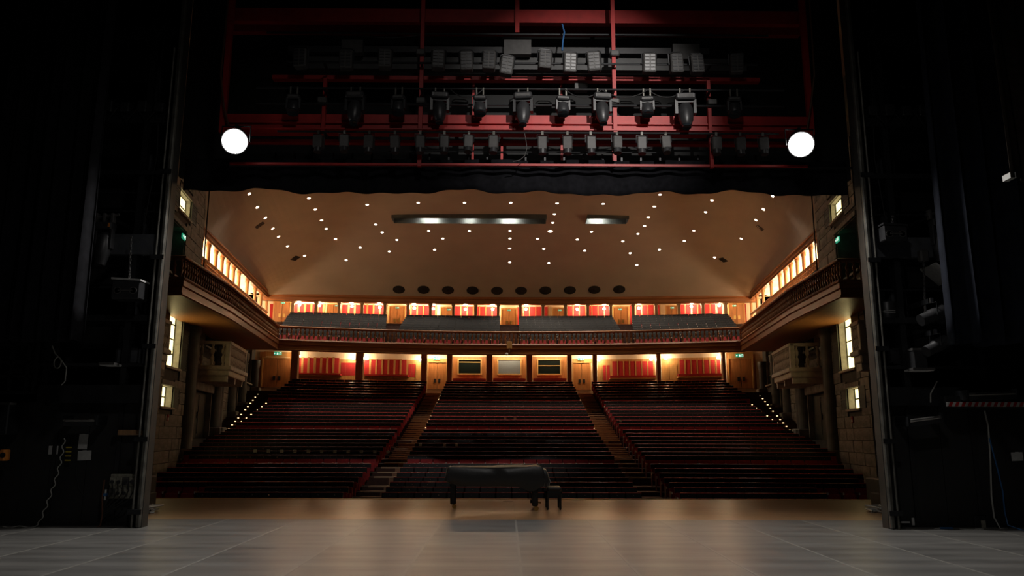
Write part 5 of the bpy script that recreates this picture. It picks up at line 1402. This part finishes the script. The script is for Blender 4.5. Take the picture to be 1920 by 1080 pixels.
# cue strip, plank, socket panel
root = gear_box('marked_strip', 122, 133, 836, 866, 15.55, .03, 'black', 'narrow black strip with yellow bands on the black wall', 'strip')
for k in range(4):
    z = P(128, 839 + k * 8, 15.54).z; x = P(128, 850, 15.54).x
    MB().box(x - .055, x + .055, 15.535, 15.55, z - .012, z + .012).build('yellow_band', M['yellow'], root)
gear_box('timber_plank', 213, 267, 806, 816, 15.5, .1, 'pillar', 'short brown timber plank fixed across the black wall', 'plank', lambda r, a, b: MB().box(a.x, a.x + .08, 15.48, 15.5, a.z - .02, b.z + .02).build('end_bracket', M['steel'], r))
root = thing('socket_panel', P(230, 935, 15.45), 'cream socket panel crowded with plugs and cables on the black wall', 'socket panel')
a = P(203, 937, 15.5); b = P(256, 889, 15.5)
MB().cbox(a.x, b.x, 15.5, 15.6, a.z + .02, b.z, .01).build('panel', M['socket'], root)
for i in range(4):
    for j in range(2):
        x = a.x + (b.x - a.x) * (i + .5) / 4; z = a.z + (b.z - a.z) * (.28 + .44 * j)
        if (i, j) == (3, 0): continue
        q = MB().cbox(x - .055, x + .055, 15.46, 15.5, z - .075, z + .075, .01).build('socket', M['socket'] if (i + j) % 3 else M['lampgrey'], root)
        MB().lathe([(.035, 0), (.035, .02)], (x, 15.46, z - .01), (0, -1, 0), n=12).build('socket_cap', M['lampblack'], q)
q = MB()
for k in range(5):
    x = a.x + .08 + k * .1; q.tube([(x, 15.43, b.z - .18), (x + .05, 15.38, b.z - .3), (x - .05, 15.4, a.z + .0), (a.x - .02, 15.42, a.z - .15 - k * .03)], .012)
q.build('plug_lead', M['black'], root)
cable([P(196, 900, 15.45), P(192, 930, 15.45), P(192, 965, 15.45), P(188, 985, 15.45), P(180, 991, 15.4)], .016, 'browncable', 'brown cable dropping from the socket panel to the floor')
o = gear_box('cable_connector', 194, 199, 918, 938, 15.42, .05, 'white', 'white and blue cable connector beside the socket panel', 'connector', lambda r, a, b: MB().box(a.x - .01, b.x + .01, 15.41, 15.48, (a.z + b.z) / 2 - .02, (a.z + b.z) / 2 + .03).build('blue_sleeve', M['bluep'], r))
pts = []
for k in range(90):
    t = k / 89; px = 120 - 48 * t ** 1.5 + 2.4 * math.sin(t * 50); py = 822 + 162 * t
    pts.append(P(px, py, 15.5))
pts += [P(65 - 6 * i, 988 + math.sin(i) * 1.5, 15.35) for i in range(11)]
cable(pts, .011, 'whitecable', 'pale coiled cable hanging down the black wall to the floor', 'coiled_cable')
cable([P(144, 866, 15.64), P(143, 890, 15.64), P(147, 915, 15.64), P(158, 930, 15.64)], .008, 'black', 'thin dark cable hanging below the taped papers')
# bench-side cables
cable([P(1846, 770, 15.5), P(1853, 800, 15.5), P(1857, 860, 15.5), P(1859, 930, 15.5), P(1864, 970, 15.5), P(1876, 992, 15.4), P(1925, 998, 15.2)], .016, 'whitecable', 'pale cable hanging down the black wall and trailing on the floor')
cable([P(1855, 822, 15.48), P(1868, 870, 15.48), P(1880, 920, 15.48), P(1884, 960, 15.48), P(1890, 985, 15.4), P(1925, 997, 15.1)], .014, 'bluep', 'blue cable slanting down the black wall beside the pale one')
gear_box('wall_plate', 1829, 1850, 966, 992, 15.58, .03, 'steel', 'dark square access plate low on the black wall', 'plate', lambda r, a, b: MB().box(a.x + .12, b.x - .04, 15.57, 15.58, a.z + .02, b.z - .1).build('worn_patch', M['socket'], r))
gear_box('white_strip', 1688, 1707, 978, 981, 15.55, .03, 'white', 'short white label strip low on the black wall', 'label strip', lambda r, a, b: MB().box(b.x + .04, b.x + .08, 15.55, 15.58, a.z - .04, b.z + .07).build('end_tab', M['white'], r))
gear_box('blue_connector', 1764, 1788, 989, 994, 15.35, .06, 'bluep', 'blue plug lying on the floor at the foot of the black wall', 'plug', lambda r, a, b: MB().tube([(a.x, 15.38, a.z + .03), (a.x - .1, 15.36, a.z + .02), (a.x - .2, 15.3, a.z)], .012).build('lead', M['white'], r))
pts = [P(1822, 996, 15.3) + Vector((.22 * math.cos(k * .5), .12 * math.sin(k * .5), .012 + .001 * k)) for k in range(28)]
cable(pts, .012, 'whitecable', 'small coil of pale cable on the floor by the black wall', 'cable_coil')
cable([P(1745, 755, 15.44), P(1745, 738, 15.44), P(1752, 725, 15.44), P(1757, 715, 15.44)], .014, 'whitecable', 'short pale cable above the slim lamp bar on the tower')
# clutter in the wing away from the bench
gear_box('wing_cabinet', -5, 18, 756, 815, 15.2, .4, 'steel', 'dark cabinet at the edge of the wing', 'cabinet', lid)
gear_box('orange_box', -4, 9, 843, 864, 15.1, .2, 'orange', 'small orange box on the black wall at the wing edge', 'box', lambda r, a, b: MB().lathe([(.05, 0), (.05, .02)], ((a.x + b.x) / 2 + .03, 15.1, (a.z + b.z) / 2), (0, -1, 0), n=12).build('reel', M['black'], r))
wc = thing('wing_rack', P(60, 735, 15.4), 'black steel rack standing in the wing beside the tower ' + LEFT_PHRASE, 'rack')
for px in (14, 46.5, 60): a = P(px, 735, 15.4); b = P(px + 5, 640, 15.4); MB().box(a.x - .03, a.x + .03, 15.4, 15.46, a.z, b.z).build('post', M['steel'], wc)
for py in (645, 678, 705, 735): a = P(-10, py, 15.4); b = P(63, py, 15.4); MB().box(a.x, b.x, 15.4, 15.7, a.z - .03, a.z + .02).build('shelf', M['steel'], wc)
gear_box('folding_seat', 22, 42, 690, 703, 15.48, .2, 'lampblack', 'dark plastic chair stored on the wing rack', 'chair', lambda r, a, b: MB().obox(((a.x + b.x) / 2, 15.66, b.z + .06), (0, 0, 1), (1, 0, 0), (0, 1, 0), .1, .09, .015).build('backrest', M['lampblack'], r))
gear_box('grey_crate', 49, 58, 686, 703, 15.48, .2, 'lampgrey', 'small grey crate stored beside the dark chair on the wing rack', 'crate', lid)
cable([P(98, 648, 15.44), P(103, 662, 15.44), P(115, 675, 15.44), P(125, 690, 15.44), P(122, 715, 15.44), P(115, 722, 15.44)], .012, 'whitecable', 'pale cable draped over the wing rack')
pts = [P(108, 680, 15.44) + Vector((.07 * math.cos(k * .4), 0, .11 * math.sin(k * .4))) for k in range(17)]
cable(pts, .012, 'whitecable', 'ring of pale cable hanging on the wing rack', 'cable_ring')
# front cable litter at both ends of the apron
for s, px in ((-1, 274), (1, 1654)):
    p = PZ(px, 962, 0)
    q = MB()
    for k in range(5):
        q.tube([p + Vector((random.uniform(-.25, .25), random.uniform(-.3, .6), .02 + .03 * k)) for _ in range(6)], .02)
    root = thing('cable_heap', p, 'heap of pale cables and plugs at the apron end ' + side_words(s), 'cable heap')
    q.build('cable_tangle', M['whitecable'], root, smooth=True)
    MB().cbox(*sorted((p.x + s * .62, p.x + s * 1.1)), p.y + .5, p.y + 1.9, 0, .34, .03).build('plug_box', M['black'], root)
print('seats', n_full, 'mass', len(pl), 'balcony', len(pb), 'balusters', nb)

for o in sc.objects:
    l = o.get('label')
    if l and not 4 <= len(l.split()) <= 16: print('LABEL', len(l.split()), l)
